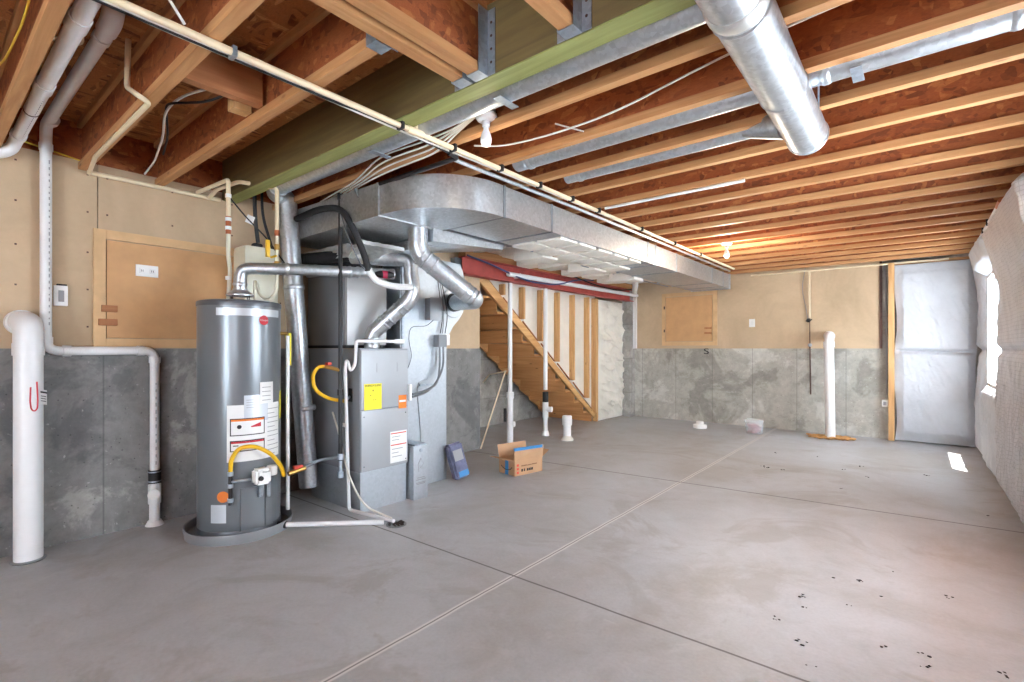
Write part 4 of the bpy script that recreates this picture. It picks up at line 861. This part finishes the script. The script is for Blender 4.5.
pipe('water_pipe', 'cream pipe running along top of far wall', 'pipe', [(-2.0, 8.28, 2.345), (-1.22, 8.28, 2.345), (0.3, 8.28, 2.345)], 0.013, 'cream_pipe')
t = T('water_pipe', 'cream pipe dropping down far wall to a hose valve', 'pipe', (-1.222, 8.33, 0.6))
B().tube([(-1.222, 8.28, 2.345), (-1.222, 8.33, 2.30), (-1.222, 8.35, 1.66)], 0.013, 14, 0.03).done('pipe', 'cream_pipe', t)
B().lathe([(0.022, -0.008), (0.03, 0), (0.022, 0.008)], (-1.235, 8.34, 1.63), 16, (0, 1, 0)).tube([(-1.27, 8.34, 1.62), (-1.19, 8.34, 1.64)], 0.010, 10).done('valve', 'black_metal', t)
B().tube([(-1.222, 8.35, 1.66), (-1.222, 8.37, 1.28)], 0.006, 8).done('chain', 'rust', t)
B().lathe([(0.016, -0.005), (0.026, 0), (0.016, 0.005)], (-1.222, 8.36, 1.27), 16, (0, 1, 0)).done('ring', 'hanger_steel', t)
B().tube([(-1.222, 8.37, 1.25), (-1.215, 8.39, 0.55)], 0.009, 8).done('rusty_rod', 'rust', t)
pipe('cable', 'thin cable curving beside the cream drop on far wall', 'cable', [(-1.28, 8.37, 2.40), (-1.33, 8.37, 2.1), (-1.27, 8.37, 1.8), (-1.25, 8.37, 1.65)], 0.004, 'print_grey', 0.15)
t = T('drain_pipe', 'white pipe hung across joists at right, elbowing toward insulated wall', 'drain pipe', (0.49, 6.6, 2.33))
B().tube([(0.56, 5.50, 2.335), (0.49, 5.48, 2.335), (0.49, 7.75, 2.33)], 0.018, 16, 0.03).done('pipe', 'white_pvc', t)
B().tube([(0.49, 5.30, 2.352), (0.49, 5.48, 2.34)], 0.018, 14).done('copper_end', 'copper', t)
for y in (6.05, 6.45): B().box(0.465, 0.515, y-0.01, y+0.01, 2.305, 2.36).done('strap', 'black_rubber', t)

# ================================================================ BEAM, STAIRS
t = T('steel_beam', 'red painted steel I-beam over the stair opening', 'beam', (-4.0, 6, 2.06))
bx = -4.0
B().box(bx-0.055, bx+0.055, 4.0, 8.28, 2.06, 2.072).box(bx-0.055, bx+0.055, 4.0, 8.28, 2.255, 2.267).box(bx-0.005, bx+0.005, 4.0, 8.28, 2.072, 2.255).done('i_section', 'red_primer', t, smooth=False)
B().box(bx-0.06, bx+0.06, 4.0, 8.28, 2.268, 2.30).done('top_plate', 'lumber_y', t, smooth=False)
B().box(-4.13, bx-0.057, 3.95, 4.10, 1.99, 2.255).done('bearing_plate', 'grey_conduit', t)
lv = B().box(bx-0.05, bx+0.05, 4.0, 8.28, 2.302, 2.358).done('sill_board', 'lumber_y', smooth=False)
tag(lv, 'flat lumber packing lying on top of the red steel beam', 'board')
# white rounded blocks stepped between the red beam and the trunk duct
proto = {}
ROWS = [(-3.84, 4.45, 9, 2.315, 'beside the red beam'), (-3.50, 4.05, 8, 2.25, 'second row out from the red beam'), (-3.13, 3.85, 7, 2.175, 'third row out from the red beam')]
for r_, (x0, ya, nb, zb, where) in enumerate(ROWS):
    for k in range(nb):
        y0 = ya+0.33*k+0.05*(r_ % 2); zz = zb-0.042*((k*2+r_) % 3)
        lab = '%s white block from near end, %s' % (ORD[k], where)
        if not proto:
            proto['a'] = B().box(x0, x0+0.36, y0, y0+0.27, zz, zz+0.16, 0.025).done('white_block', 'matte_white', origin=(x0, y0, zz)); tag(proto['a'], lab, 'insulation', 'white blocks between red beam and trunk duct')
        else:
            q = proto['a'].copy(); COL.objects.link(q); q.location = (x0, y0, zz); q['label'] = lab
sheet_ = B().box(-3.92, -2.77, 4.2, 8.1, 2.352, 2.359).done('insulation_facing', 'matte_white', smooth=False); tag(sheet_, 'pale facing stapled under joists between red beam and trunk duct', 'insulation')
proto2 = None  # thin white pads on the underside of the trunk duct
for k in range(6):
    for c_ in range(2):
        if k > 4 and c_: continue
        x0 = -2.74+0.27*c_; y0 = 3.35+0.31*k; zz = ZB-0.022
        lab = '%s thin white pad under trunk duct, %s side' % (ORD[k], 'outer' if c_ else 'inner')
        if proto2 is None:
            proto2 = B().box(x0, x0+0.24, y0, y0+0.26, zz, ZB-0.001, 0.008).done('white_pad', 'matte_white', origin=(x0, y0, zz)); tag(proto2, lab, 'insulation', 'thin white pads stuck under the trunk duct')
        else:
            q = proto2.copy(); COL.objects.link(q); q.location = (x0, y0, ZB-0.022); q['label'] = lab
# stud wall
ST = [4.93, 5.35, 5.77, 6.20, 6.62, 7.06]
def zs(y): return max(0.0, 2.03-0.705*(y-4.53))          # lower edge of near stringer
g = 'studs of the wall above the stair stringer'
for i, y in enumerate(ST):
    zb = zs(y)+0.17
    s_ = B().box(-4.235, -4.15, y-0.019, y+0.019, zb, 2.055, 0.002).done('wall_stud', 'lumber_z', smooth=False)
    tag(s_, '%s lumber stud above the stair stringer, counted from the top of stairs' % ORD[i], 'stud', g)
for i, y in enumerate((7.30, 7.345)):
    s_ = B().box(-4.235, -4.15, y-0.019, y+0.019, 0.15 if i == 0 else 0.0, 2.055, 0.002).done('wall_stud', 'lumber_z', smooth=False)
    tag(s_, ('left' if i == 0 else 'right') + ' stud of the doubled pair beside the plastic covered wall', 'stud', g)
B().box(-4.20, -4.16, 7.325, 7.34, 1.3, 1.4).bm.free()
sp = struct(B().prism([(4.5, 2.20), (4.5, 2.35), (7.40, 2.35), (7.40, 0.16)], -4.252, -4.238, 'x').done('wall_stair', 'poly_cream', smooth=False), 'pale drywall behind the studs')
# diagonal brown strips standing in for shadow lines along the stringer
for i, y in enumerate(ST[:6]):
    zb = zs(y)+0.155; L = 0.30
    b = B().prism([(y-0.36, zs(y-0.36)+0.175), (y-0.025, zb+0.02), (y-0.025, zb+0.035), (y-0.36, zs(y-0.36)+0.19)], -4.236, -4.215, 'x')
    tag(b.done('shadow_strip', 'plank_brown', smooth=False), '%s slanted strip drawn as shadow between studs along the stringer, counted from top' % ORD[i], 'blocking', 'slanted shadow strips on the stringer')
t = T('staircase', 'open backed wooden stairs rising towards the furnace, seen from behind', 'stairs', (-4.7, 7.3, 0))
def stringer(x0, x1):
    return B().prism([(4.46, zs(4.46)), (7.41, 0.0), (7.45, 0.0), (7.45, 0.13), (7.30, 0.16), (4.46, zs(4.46)+0.155)], x0, x1, 'x')
stringer(-4.235, -4.195).done('stringer', 'stringer_wood', t, smooth=False)
stringer(-5.20, -5.15).done('stringer', 'stringer_wood', t, smooth=False)
RISE, RUN = 0.189, 0.268
for k in range(10):
    yy = 7.30-RUN*k; zt = 0.189*(k+1)
    B().box(-5.15, -4.24, yy-RUN-0.0, yy+0.02, zt-0.028, zt).done('tread', 'tread_wood', t, smooth=False)
    B().box(-5.15, -4.24, yy-0.019, yy, zt-RISE, zt-0.034).done('riser', 'tread_wood', t, smooth=False)
for k in range(10):
    yy = 7.30-RUN*k; zt = 0.189*(k+1)
    B().prism([(yy-RUN-0.01, zt-0.03), (yy-0.02, zt-0.03), (yy-0.02, max(0.0, zt-0.17))], -5.15, -5.11, 'x').done('carriage_block', 'stringer_wood', t, smooth=False)
# PVC stacks by the beam
t = T('vent_stack', 'left white plastic pipe standing below red beam with thicker lower end', 'drain pipe', (-4.07, 4.93, 0))
B().tube([(-4.06, 4.93, 0.0), (-4.06, 4.93, 0.62)], 0.042, 20).done('lower_pipe', 'white_pvc', t)
B().tube([(-4.06, 4.93, 0.60), (-4.06, 4.93, 2.13), (-3.92, 4.98, 2.15)], 0.030, 20, 0.05).done('pipe', 'white_pvc', t)
B().tube([(-4.06, 4.93, 0.58), (-4.06, 4.93, 0.66)], 0.050, 20).done('coupling', 'white_pvc', t)
B().tube([(-4.11, 4.89, 0.28), (-4.11, 4.89, 0.45)], 0.020, 12).done('rubber_coupling', 'black_rubber', t)
B().lathe([(0.035, 0), (0.035, 0.02), (0, 0.022)], (-4.02, 4.95, 0.25), 18, (0.8, 0.3, 0)).done('cleanout_cap', 'white_pvc', t)
t = T('vent_stack', 'right white plastic pipe below red beam with black coupling', 'drain pipe', (-4.05, 5.70, 0))
B().tube([(-4.05, 5.70, 0.64), (-4.05, 5.70, 2.13)], 0.030, 20).done('pipe', 'white_pvc', t)
B().tube([(-4.05, 5.70, 0.0), (-4.05, 5.70, 0.50)], 0.032, 20).done('lower_pipe', 'white_pvc', t)
B().tube([(-4.05, 5.70, 0.47), (-4.05, 5.70, 0.61)], 0.042, 20).done('rubber_coupling', 'black_rubber', t)
B().tube([(-4.05, 5.70, 0.25), (-4.05, 5.70, 0.47)], 0.042, 20).tube([(-4.05, 5.70, 0.37), (-3.97, 5.72, 0.37)], 0.038, 20).done('cleanout_tee', 'white_pvc', t)
B().lathe([(0.04, 0), (0.04, 0.015), (0.03, 0.018), (0, 0.02)], (-3.97, 5.72, 0.37), 20, (0.93, 0.2, 0)).done('cleanout_cap', 'white_plastic', t)
B().tube([(-4.05, 5.70, 0.0), (-4.05, 5.70, 0.06)], [0.055, 0.045], 20).done('floor_collar', 'white_pvc', t)
pipe('vent_header', 'white plastic pipe running level along face of the red beam', 'drain pipe', [(-3.90, 4.70, 2.135), (-3.895, 8.30, 2.165)], 0.030, 'white_pvc')
t = T('pipe_stub', 'short wide white capped pipe stub standing on floor near the stairs', 'pipe stub', (-3.625, 5.60, 0))
B().tube([(-3.625, 5.60, 0.0), (-3.625, 5.60, 0.25)], 0.052, 28).done('pipe', 'white_pvc', t)
B().lathe([(0.066, 0.20), (0.066, 0.31), (0.06, 0.325), (0, 0.33)], (-3.625, 5.60, 0), 28).done('cap', 'white_pvc', t)
B().lathe([(0.085, 0), (0.08, 0.02), (0.06, 0.045), (0.055, 0.06)], (-3.625, 5.60, 0), 28).done('floor_collar', 'cable_white', t)
pipe('wood_strip', 'thin pale stick leaning from floor to the left white pipe under stairs', 'strip', [(-4.12, 4.44, 0.0), (-4.10, 4.88, 0.92)], 0.010, 'cream_pipe')
pipe('cord', 'thin pale cord stretched from stringer down to the stair wall base', 'cord', [(-4.10, 4.90, 0.93), (-4.7, 5.25, 0.85), (-5.15, 5.60, 0.70)], 0.009, 'cream_pipe')
pipe('cable', 'blue cable draped along the red steel beam', 'cable', [(-3.93, 4.02, 2.27), (-3.92, 4.4, 2.22), (-3.87, 5.0, 2.08), (-3.86, 5.7, 2.09), (-3.90, 6.3, 2.24), (-3.92, 6.8, 2.28)], 0.011, 'cable_blue', 0.25)
pipe('cable', 'dark cable sagging along far half of red beam', 'cable', [(-3.92, 6.1, 2.29), (-3.87, 6.8, 2.20), (-3.86, 7.5, 2.18), (-3.90, 8.1, 2.26)], 0.010, 'black_rubber', 0.25)
pipe('cable', 'thin grey cable sagging under trunk duct towards the far pier', 'cable', [(-2.8, 4.6, 2.11), (-3.1, 6.0, 2.20), (-2.8, 7.0, 2.115)], 0.006, 'print_grey', 0.3)
pipe('white_elbow_pipe', 'white pipe elbow rising behind the duct above far end of red beam', 'drain pipe', [(-3.75, 7.9, 2.19), (-3.45, 7.3, 2.22), (-3.42, 7.2, 2.34)], 0.045, 'white_pvc', 0.08)

# ================================================================ PLASTIC COVERED WALLS
def quilt(name, label, fn, nu, nv, thick, mat):
    o = B().sheet(fn, nu, nv, thick).done(name, mat); return tag(o, label, 'insulation')
def wr_(a, b, s=1.0):      # wrinkle height: folds radiating and horizontal creases
    v = noise.fractal(Vector((a*2.2, b*2.2, s*3.1)), 0.8, 2.0, 4)
    r = 1-abs(noise.noise(Vector((a*3.0+s, b*3.0-a*2.0, s))))*2
    return 0.5*v+0.5*max(0, r)**3
def q1(u, v):
    y = 7.375+0.87*u; z = 0.01+2.03*v
    e = min(1, min(u, 1-u)*10)*min(1, min(v, 1-v)*14)
    seam = 0.02*math.exp(-((z-1.0)/0.02)**2)
    return Vector((-4.15+e*(0.03+0.10*wr_(y*1.2+z*0.7, z*2.6+1.2*y, 1.7))-seam*e, y, z))
quilt('insulation_blanket', 'cream plastic covered insulation between the studs and the far pier', q1, 60, 110, (-0.06, 0, 0), 'poly_cream')
def q2(u, v):
    x = -0.235+0.80*u; z = 0.015+2.30*v
    e = min(1, min(u, 1-u)*9)*min(1, min(v, 1-v)*18)
    s = math.exp(-((z-1.19+0.02*u)/0.022)**2)
    y = 8.30-e*(0.05+0.010*wr_(x*5+z*2.2, z*1.3, 5.3)+0.012*noise.noise(Vector((x*1.5, z*1.2, 3))))+0.045*s*e-0.03*math.exp(-((v-1)/0.03)**2)
    return Vector((x+0.02*math.sin(z*5)*(1-e), y, z))
quilt('insulation_blanket', 'smooth white plastic quilt covering the far right corner wall', q2, 70, 150, (0, 0.07, 0), 'poly_white')
def q3f(y0, y1, z0, z1, sd, bul):
    def fn(u, v):
        y = y0+(y1-y0)*u; z = z0+(z1-z0)*v
        ed = min((y-y0)/0.12, (y1-y)/0.12, 1); ez = min((z-z0)/0.08, (z1-z)/0.08, 1); e = max(0, min(ed, 1))*max(0, min(ez, 1)); e = e**0.5
        s = math.exp(-((z-1.20)/0.03)**2)+math.exp(-((z-1.2)/0.05)**2)*0.3
        folds = 0.024*abs(noise.noise(Vector((y*13+2.0*(1.2-z), z*0.9, sd))))*max(0, min(1, (1.15-z)*2))
        top = 0.10*max(0, (z-1.75)/0.6)*bul
        return Vector((0.60-e*(0.045+0.022*wr_(y*1.3, z*1.3, sd)+folds*2+top)+0.03*s*e, y, z))
    return fn
G4 = 'quilted insulation on the right wall'
a = quilt('insulation_blanket', 'wrinkled silvery quilt with fine grid print, nearest on right wall', q3f(4.20, 6.32, 0.0, 2.33, 8.1, 1.2), 90, 180, (0.02, 0, 0), 'poly_grid')
a = quilt('insulation_blanket', 'white quilt strip on right wall beyond the window, in corner', q3f(7.52, 8.24, 0.0, 2.33, 2.7, 0.6), 90, 120, (0.02, 0, 0), 'poly_white')
a = quilt('insulation_blanket', 'bunched white quilt under the window at right', q3f(6.30, 7.55, 0.0, 0.83, 4.4, 0), 70, 60, (0.02, 0, 0), 'poly_white')
a = quilt('insulation_blanket', 'bulging white quilt above the window at top right', q3f(6.30, 7.55, 2.01, 2.33, 6.4, 1.5), 60, 30, (0.02, 0, 0), 'poly_white')
a = quilt('insulation_blanket', 'quilt on right wall beside the camera, beyond the picture edge', q3f(4.12, 4.19, 0.0, 2.33, 9.4, 0.2), 30, 80, (0.02, 0, 0), 'poly_grid')
# lumber post with cables and switch box
po = B().box(-0.305, -0.240, 8.26, 8.36, 0.0, 2.355, 0.003).done('corner_post', 'lumber_z', smooth=False)
tag(po, 'upright lumber post at left edge of the white corner quilt', 'post')
po = B().box(-0.335, -0.306, 8.31, 8.36, 0.14, 1.95).bm.free()
po = B().box(-0.24, 0.60, 8.31, 8.395, 2.325, 2.358).done('top_plate', 'lumber_x', smooth=False); tag(po, 'flat lumber plate above the white corner quilt', 'board')
for k, dx in enumerate((0.0, 0.02)):
    pipe('cable', '%s cable running down the concrete beside lumber post' % ('left', 'right')[k], 'cable', [(-0.375+dx, 8.37, 2.42), (-0.335+dx*0.3, 8.37, 2.1), (-0.33+dx*0.2, 8.375, 1.2), (-0.325, 8.37, 0.60)], 0.007, 'print_grey', 0.2)
t = T('switch_box', 'small white box low on the lumber post', 'electrical box', (-0.345, 8.33, 0.44))
B().box(-0.375, -0.308, 8.30, 8.385, 0.44, 0.53, 0.003).done('body', 'white_plastic', t); B().box(-0.36, -0.325, 8.298, 8.30, 0.46, 0.51).done('switch', 'print_grey', t)
# ================================================================ BACK WALL THINGS
yf = YB-0.012
t = T('access_door', 'tan square access door with frame on far wall drywall', 'access door', (-3.0, yf, HL))
fr = B()
for a in ((-3.46, -3.40, 1.27, 2.17), (-2.60, -2.53, 1.27, 2.17), (-3.40, -2.60, 2.11, 2.17), (-3.40, -2.60, 1.27, 1.33)): fr.box(a[0], a[1], yf-0.02, yf, a[2], a[3], 0.002)
fr.done('frame', 'mdf_edge', t, smooth=False)
dr = B().box(-3.39, -2.61, yf-0.014, yf, 1.34, 2.10, 0.002).done('door_panel', 'mdf', t, smooth=False)
for z in (1.46, 1.54): B().box(-2.73, -2.62, yf-0.034, yf-0.014, z, z+0.03, 0.004).done('turn_latch', 'plank_brown', dr)
for z in (1.5, 1.9): B().box(-3.425, -3.405, yf-0.026, yf-0.019, z, z+0.05).done('hinge', 'rust', t)
t = T('outlet_plate', 'small white plate on far wall drywall right of access door', 'outlet', (-2.02, yf, 1.56))
B().box(-2.05, -1.965, yf-0.008, yf, 1.555, 1.68, 0.003).done('plate', 'white_plastic', t); B().box(-2.025, -1.99, yf-0.0095, yf-0.008, 1.59, 1.645).done('switch', 'paper', t)
# PVC right
t = T('radon_pipe', 'white plastic pipe standing against far wall with elbow into drywall', 'pipe', (-0.93, 8.0, 0))
B().tube([(-0.92, 7.95, 0.0), (-0.945, 8.02, 1.30), (-0.945, 8.05, 1.38), (-0.99, 8.36, 1.40)], 0.060, 28, 0.08).done('pipe', 'white_pvc', t)
B().tube([(-0.943, 8.015, 1.24), (-0.945, 8.02, 1.31)], 0.068, 28).done('hub', 'white_pvc', t)
B().tube([(-0.97, 8.30, 1.397), (-0.99, 8.388, 1.40)], 0.068, 28).done('wall_collar', 'white_pvc', t)
b = B()
for k in range(160):
    a = random.uniform(0, 6.283); r = random.uniform(0.07, 0.22)
    b.ball((-0.93+r*1.3*math.cos(a), 7.95+r*0.75*math.sin(a), random.uniform(0.008, 0.028)), random.uniform(0.012, 0.026), (1.4, 1, 0.6), 1, 0.6)
M['straw'] = plain('straw', (206, 158, 100), 0.85, 0, 0.12)
ga = b.done('gravel_patch', 'straw'); tag(ga, 'ragged orange tan rubble around the base of the far white pipe', 'rubble'); ga['kind'] = 'stuff'
# ================================================================ FLOOR THINGS
t = T('cardboard_box', 'open cardboard shipping box with blue tape on the floor by furnace', 'box', (-3.07, 3.85, 0))
ang = math.atan2(4.035-3.685, -2.915+2.975); 
o = Vector((-2.975, 3.682, 0)); ux = (Vector((-2.905, 4.035, 0))-o).normalized(); uy = (Vector((-3.215, 3.69, 0))-o).normalized(); uy = (uy-ux*uy.dot(ux)).normalized()
Lx, Ly, Hb = 0.36, 0.24, 0.145
def bp(a, b_, z): return o+ux*a+uy*b_+Vector((0, 0, z))
def slab(p0, p1, p2, p3, th):
    n = (p1-p0).cross(p3-p0).normalized()*th; return B().hexa([p0, p1, p2, p3], [p0+n, p1+n, p2+n, p3+n])
slab(bp(0, 0, 0), bp(Lx, 0, 0), bp(Lx, 0, Hb), bp(0, 0, Hb), -0.004).done('long_side', 'cardboard', t, smooth=False)
slab(bp(0, Ly, 0), bp(Lx, Ly, 0), bp(Lx, Ly, Hb), bp(0, Ly, Hb), 0.004).done('long_side', 'cardboard', t, smooth=False)
e1 = slab(bp(0, 0, 0), bp(0, Ly, 0), bp(0, Ly, Hb), bp(0, 0, Hb), 0.004).done('short_side', 'cardboard', t, smooth=False)
slab(bp(Lx, 0, 0), bp(Lx, Ly, 0), bp(Lx, Ly, Hb), bp(Lx, 0, Hb), -0.004).done('short_side', 'cardboard', t, smooth=False)
slab(bp(0, 0, 0.001), bp(Lx, 0, 0.001), bp(Lx, Ly, 0.001), bp(0, Ly, 0.001), 0.004).done('bottom', 'cardboard', t, smooth=False)
ff = slab(bp(0.0, 0, Hb), bp(Lx, 0, Hb), bp(Lx, -0.015, Hb+0.12), bp(0.0, 0.01, Hb+0.12), 0.004).done('flap', 'cardboard', t, smooth=False)
B().hexa([bp(0.0, -0.004, Hb+0.095), bp(Lx-0.02, -0.021, Hb+0.095), bp(Lx-0.02, -0.024, Hb+0.122), bp(0.0, -0.001, Hb+0.122)], [bp(0.0, 0.012, Hb+0.095), bp(Lx-0.02, -0.004, Hb+0.095), bp(Lx-0.02, -0.008, Hb+0.122), bp(0.0, 0.016, Hb+0.122)]).done('tape_strip', 'blue_tape', ff, smooth=False)
slab(bp(0.0, Ly, Hb), bp(Lx, Ly, Hb), bp(Lx, Ly+0.02, Hb+0.12), bp(0, Ly+0.03, Hb+0.12), 0.004).done('flap', 'cardboard', t, smooth=False)
slab(bp(0, 0, Hb), bp(0, Ly, Hb), bp(-0.13, Ly-0.02, Hb+0.03), bp(-0.13, 0.02, Hb+0.03), 0.004).done('flap', 'cardboard', t, smooth=False)
slab(bp(Lx, 0, Hb), bp(Lx, Ly, Hb), bp(Lx+0.11, Ly-0.02, Hb+0.05), bp(Lx+0.11, 0.02, Hb+0.05), 0.004).done('flap', 'cardboard', t, smooth=False)
slab(bp(-0.0045, 0.09, 0), bp(-0.0045, 0.14, 0), bp(-0.0045, 0.14, Hb-0.01), bp(-0.0045, 0.09, Hb-0.01), 0.001).done('tape_strip', 'blue_tape', e1, smooth=False)
B().tube([bp(-0.005, 0.20, 0.075), bp(-0.005, 0.17, 0.055), bp(-0.005, 0.115, 0.045), bp(-0.005, 0.06, 0.055), bp(-0.005, 0.035, 0.08)], 0.004, 6, 0.03).done('smile_mark', 'ink', e1)
Rb = Matrix(((ux.x, 0, -uy.x, 0), (ux.y, 0, -uy.y, 0), (0, 1, 0, 0), (0, 0, 0, 1)))
def tx(s_, size, a, z): return B().text(s_, size, Matrix.Translation(bp(a, -0.006, z)) @ Rb, 0.001)
def stamp(a0, a1, z0, z1, lean=0.0):
    B().hexa([bp(a0, -0.0046, z0), bp(a1, -0.0046, z0), bp(a1, -0.0046-lean, z1), bp(a0, -0.0046-lean, z1)], [bp(a0, -0.0056, z0), bp(a1, -0.0056, z0), bp(a1, -0.0056-lean, z1), bp(a0, -0.0056-lean, z1)]).done('printed_mark', 'cardboard_dark' if z0 > 0.07 else 'ink', t, smooth=False)
for a0, a1, z0, z1 in ((0.08, 0.15, 0.084, 0.096), (0.155, 0.21, 0.083, 0.093), (0.215, 0.28, 0.084, 0.095), (0.08, 0.10, 0.035, 0.06), (0.112, 0.126, 0.035, 0.06), (0.15, 0.172, 0.034, 0.058), (0.178, 0.20, 0.034, 0.058), (0.206, 0.228, 0.034, 0.058)): stamp(a0, a1, z0, z1)
for z in (0.02, 0.055, 0.09): B().hexa([bp(0.022, -0.0046, z), bp(0.048, -0.0046, z), bp(0.048, -0.0046, z+0.022), bp(0.022, -0.0046, z+0.022)], [bp(0.022, -0.0056, z), bp(0.048, -0.0056, z), bp(0.048, -0.0056, z+0.022), bp(0.022, -0.0056, z+0.022)]).done('red_stamp', 'red_handle', t, smooth=False)
# blue package leaning
t = T('plastic_package', 'bluish purple package leaning on the return box', 'package', (-3.28, 3.28, 0))
q = Matrix.Translation((-3.345, 3.28, 0.17)) @ Matrix.Rotation(math.radians(-10), 4, 'Z') @ Matrix.Rotation(math.radians(-14), 4, 'Y') @ Matrix.Rotation(math.radians(9), 4, 'X')
b = bmesh.new(); bmesh.ops.create_cube(b, size=1)
for v in b.verts: v.co = Vector((v.co.x*0.09, v.co.y*0.16, v.co.z*0.33))
bmesh.ops.bevel(b, geom=b.edges[:], offset=0.018, segments=3, affect='EDGES')
x = B(); x.merge(b, q); x.done('wrapped_body', 'slate_plastic', t)
x = B(); b = bmesh.new(); bmesh.ops.create_cube(b, size=1)
for v in b.verts: v.co = Vector((v.co.x*0.002+0.046, v.co.y*0.10, v.co.z*0.10+0.05))
x.merge(b, q); x.done('print_panel', 'print_grey', t)
x = B(); b = bmesh.new(); bmesh.ops.create_cube(b, size=1)
for v in b.verts: v.co = Vector((v.co.x*0.002+0.046, v.co.y*0.11+0.01, v.co.z*0.05-0.125))
x.merge(b, q); x.done('blue_panel', 'blue_tape', t)
# small white cap + jar
t = T('cleanout_cap', 'small white plastic cap on floor near the far wall', 'cap', (-2.60, 7.75, 0))
B().lathe([(0.10, 0), (0.10, 0.05), (0.085, 0.055), (0.055, 0.06), (0.055, 0.10), (0.0, 0.105)], (-2.60, 7.75, 0), 28).done('cap_body', 'white_plastic', t)
B().lathe([(0.07, 0.10), (0.075, 0.02)], (-2.60, 7.75, 0), 8).bm.free()
t = T('plastic_tub', 'clear plastic tub with pinkish red contents on floor by far wall', 'tub', (-1.82, 7.72, 0))
B().lathe([(0.10, 0), (0.11, 0.01), (0.12, 0.18), (0.125, 0.185), (0.12, 0.19), (0.115, 0.185), (0.105, 0.012), (0, 0.011)], (-1.82, 7.72, 0), 28).done('tub', 'clear_plastic', t)
b = B()
for k in range(50):
    a = random.uniform(0, 6.28); r = random.uniform(0.02, 0.075); b.ball((-1.82+r*math.cos(a), 7.72+r*math.sin(a), random.uniform(0.03, 0.12)), 0.028, (1, 1, 1), 1, 0.4)
b.done('contents', 'pink_content', t, stuff=True)
B().lathe([(0.123, 0.17), (0.128, 0.172), (0.128, 0.20), (0.0, 0.205)], (-1.82, 7.72, 0), 28).done('lid', 'clear_plastic', t)
# red scrap
x = B().obox((-0.52, 1.34, 0.006), (0.016, 0.06, 0.010), (0, 0, 0.5), 0.003).obox((-0.505, 1.31, 0.005), (0.01, 0.03, 0.008), (0.2, 0, -0.3), 0.002)
tag(x.done('plastic_scrap', 'pink_content'), 'tiny red plastic scrap on floor at bottom right', 'scrap')
b = B()
for (x_, y_, n) in DEB if 'DEB' in globals() else ():
    pass
for k in range(34):
    x_ = random.uniform(-1.3, 0.42); y_ = random.choice((random.uniform(1.6, 3.6), random.uniform(4.9, 6.6), random.uniform(2.2, 3.2)))
    if y_ < 3.6 and x_ < -0.6: x_ += 0.8
    for j in range(random.randint(1, 4)): b.ball((x_+random.uniform(-0.02, 0.02), y_+random.uniform(-0.02, 0.02), 0.003), random.uniform(0.0025, 0.007), (1.3, 0.8, 0.5), 1, 0.8)
tag(b.done('dirt_crumbs', 'dark_debris'), 'scattered dark dirt crumbs on the right half of concrete floor', 'dirt')['kind'] = 'stuff'
for o_ in bpy.data.objects:
    if o_.type == 'EMPTY': o_.empty_display_size = 0.1
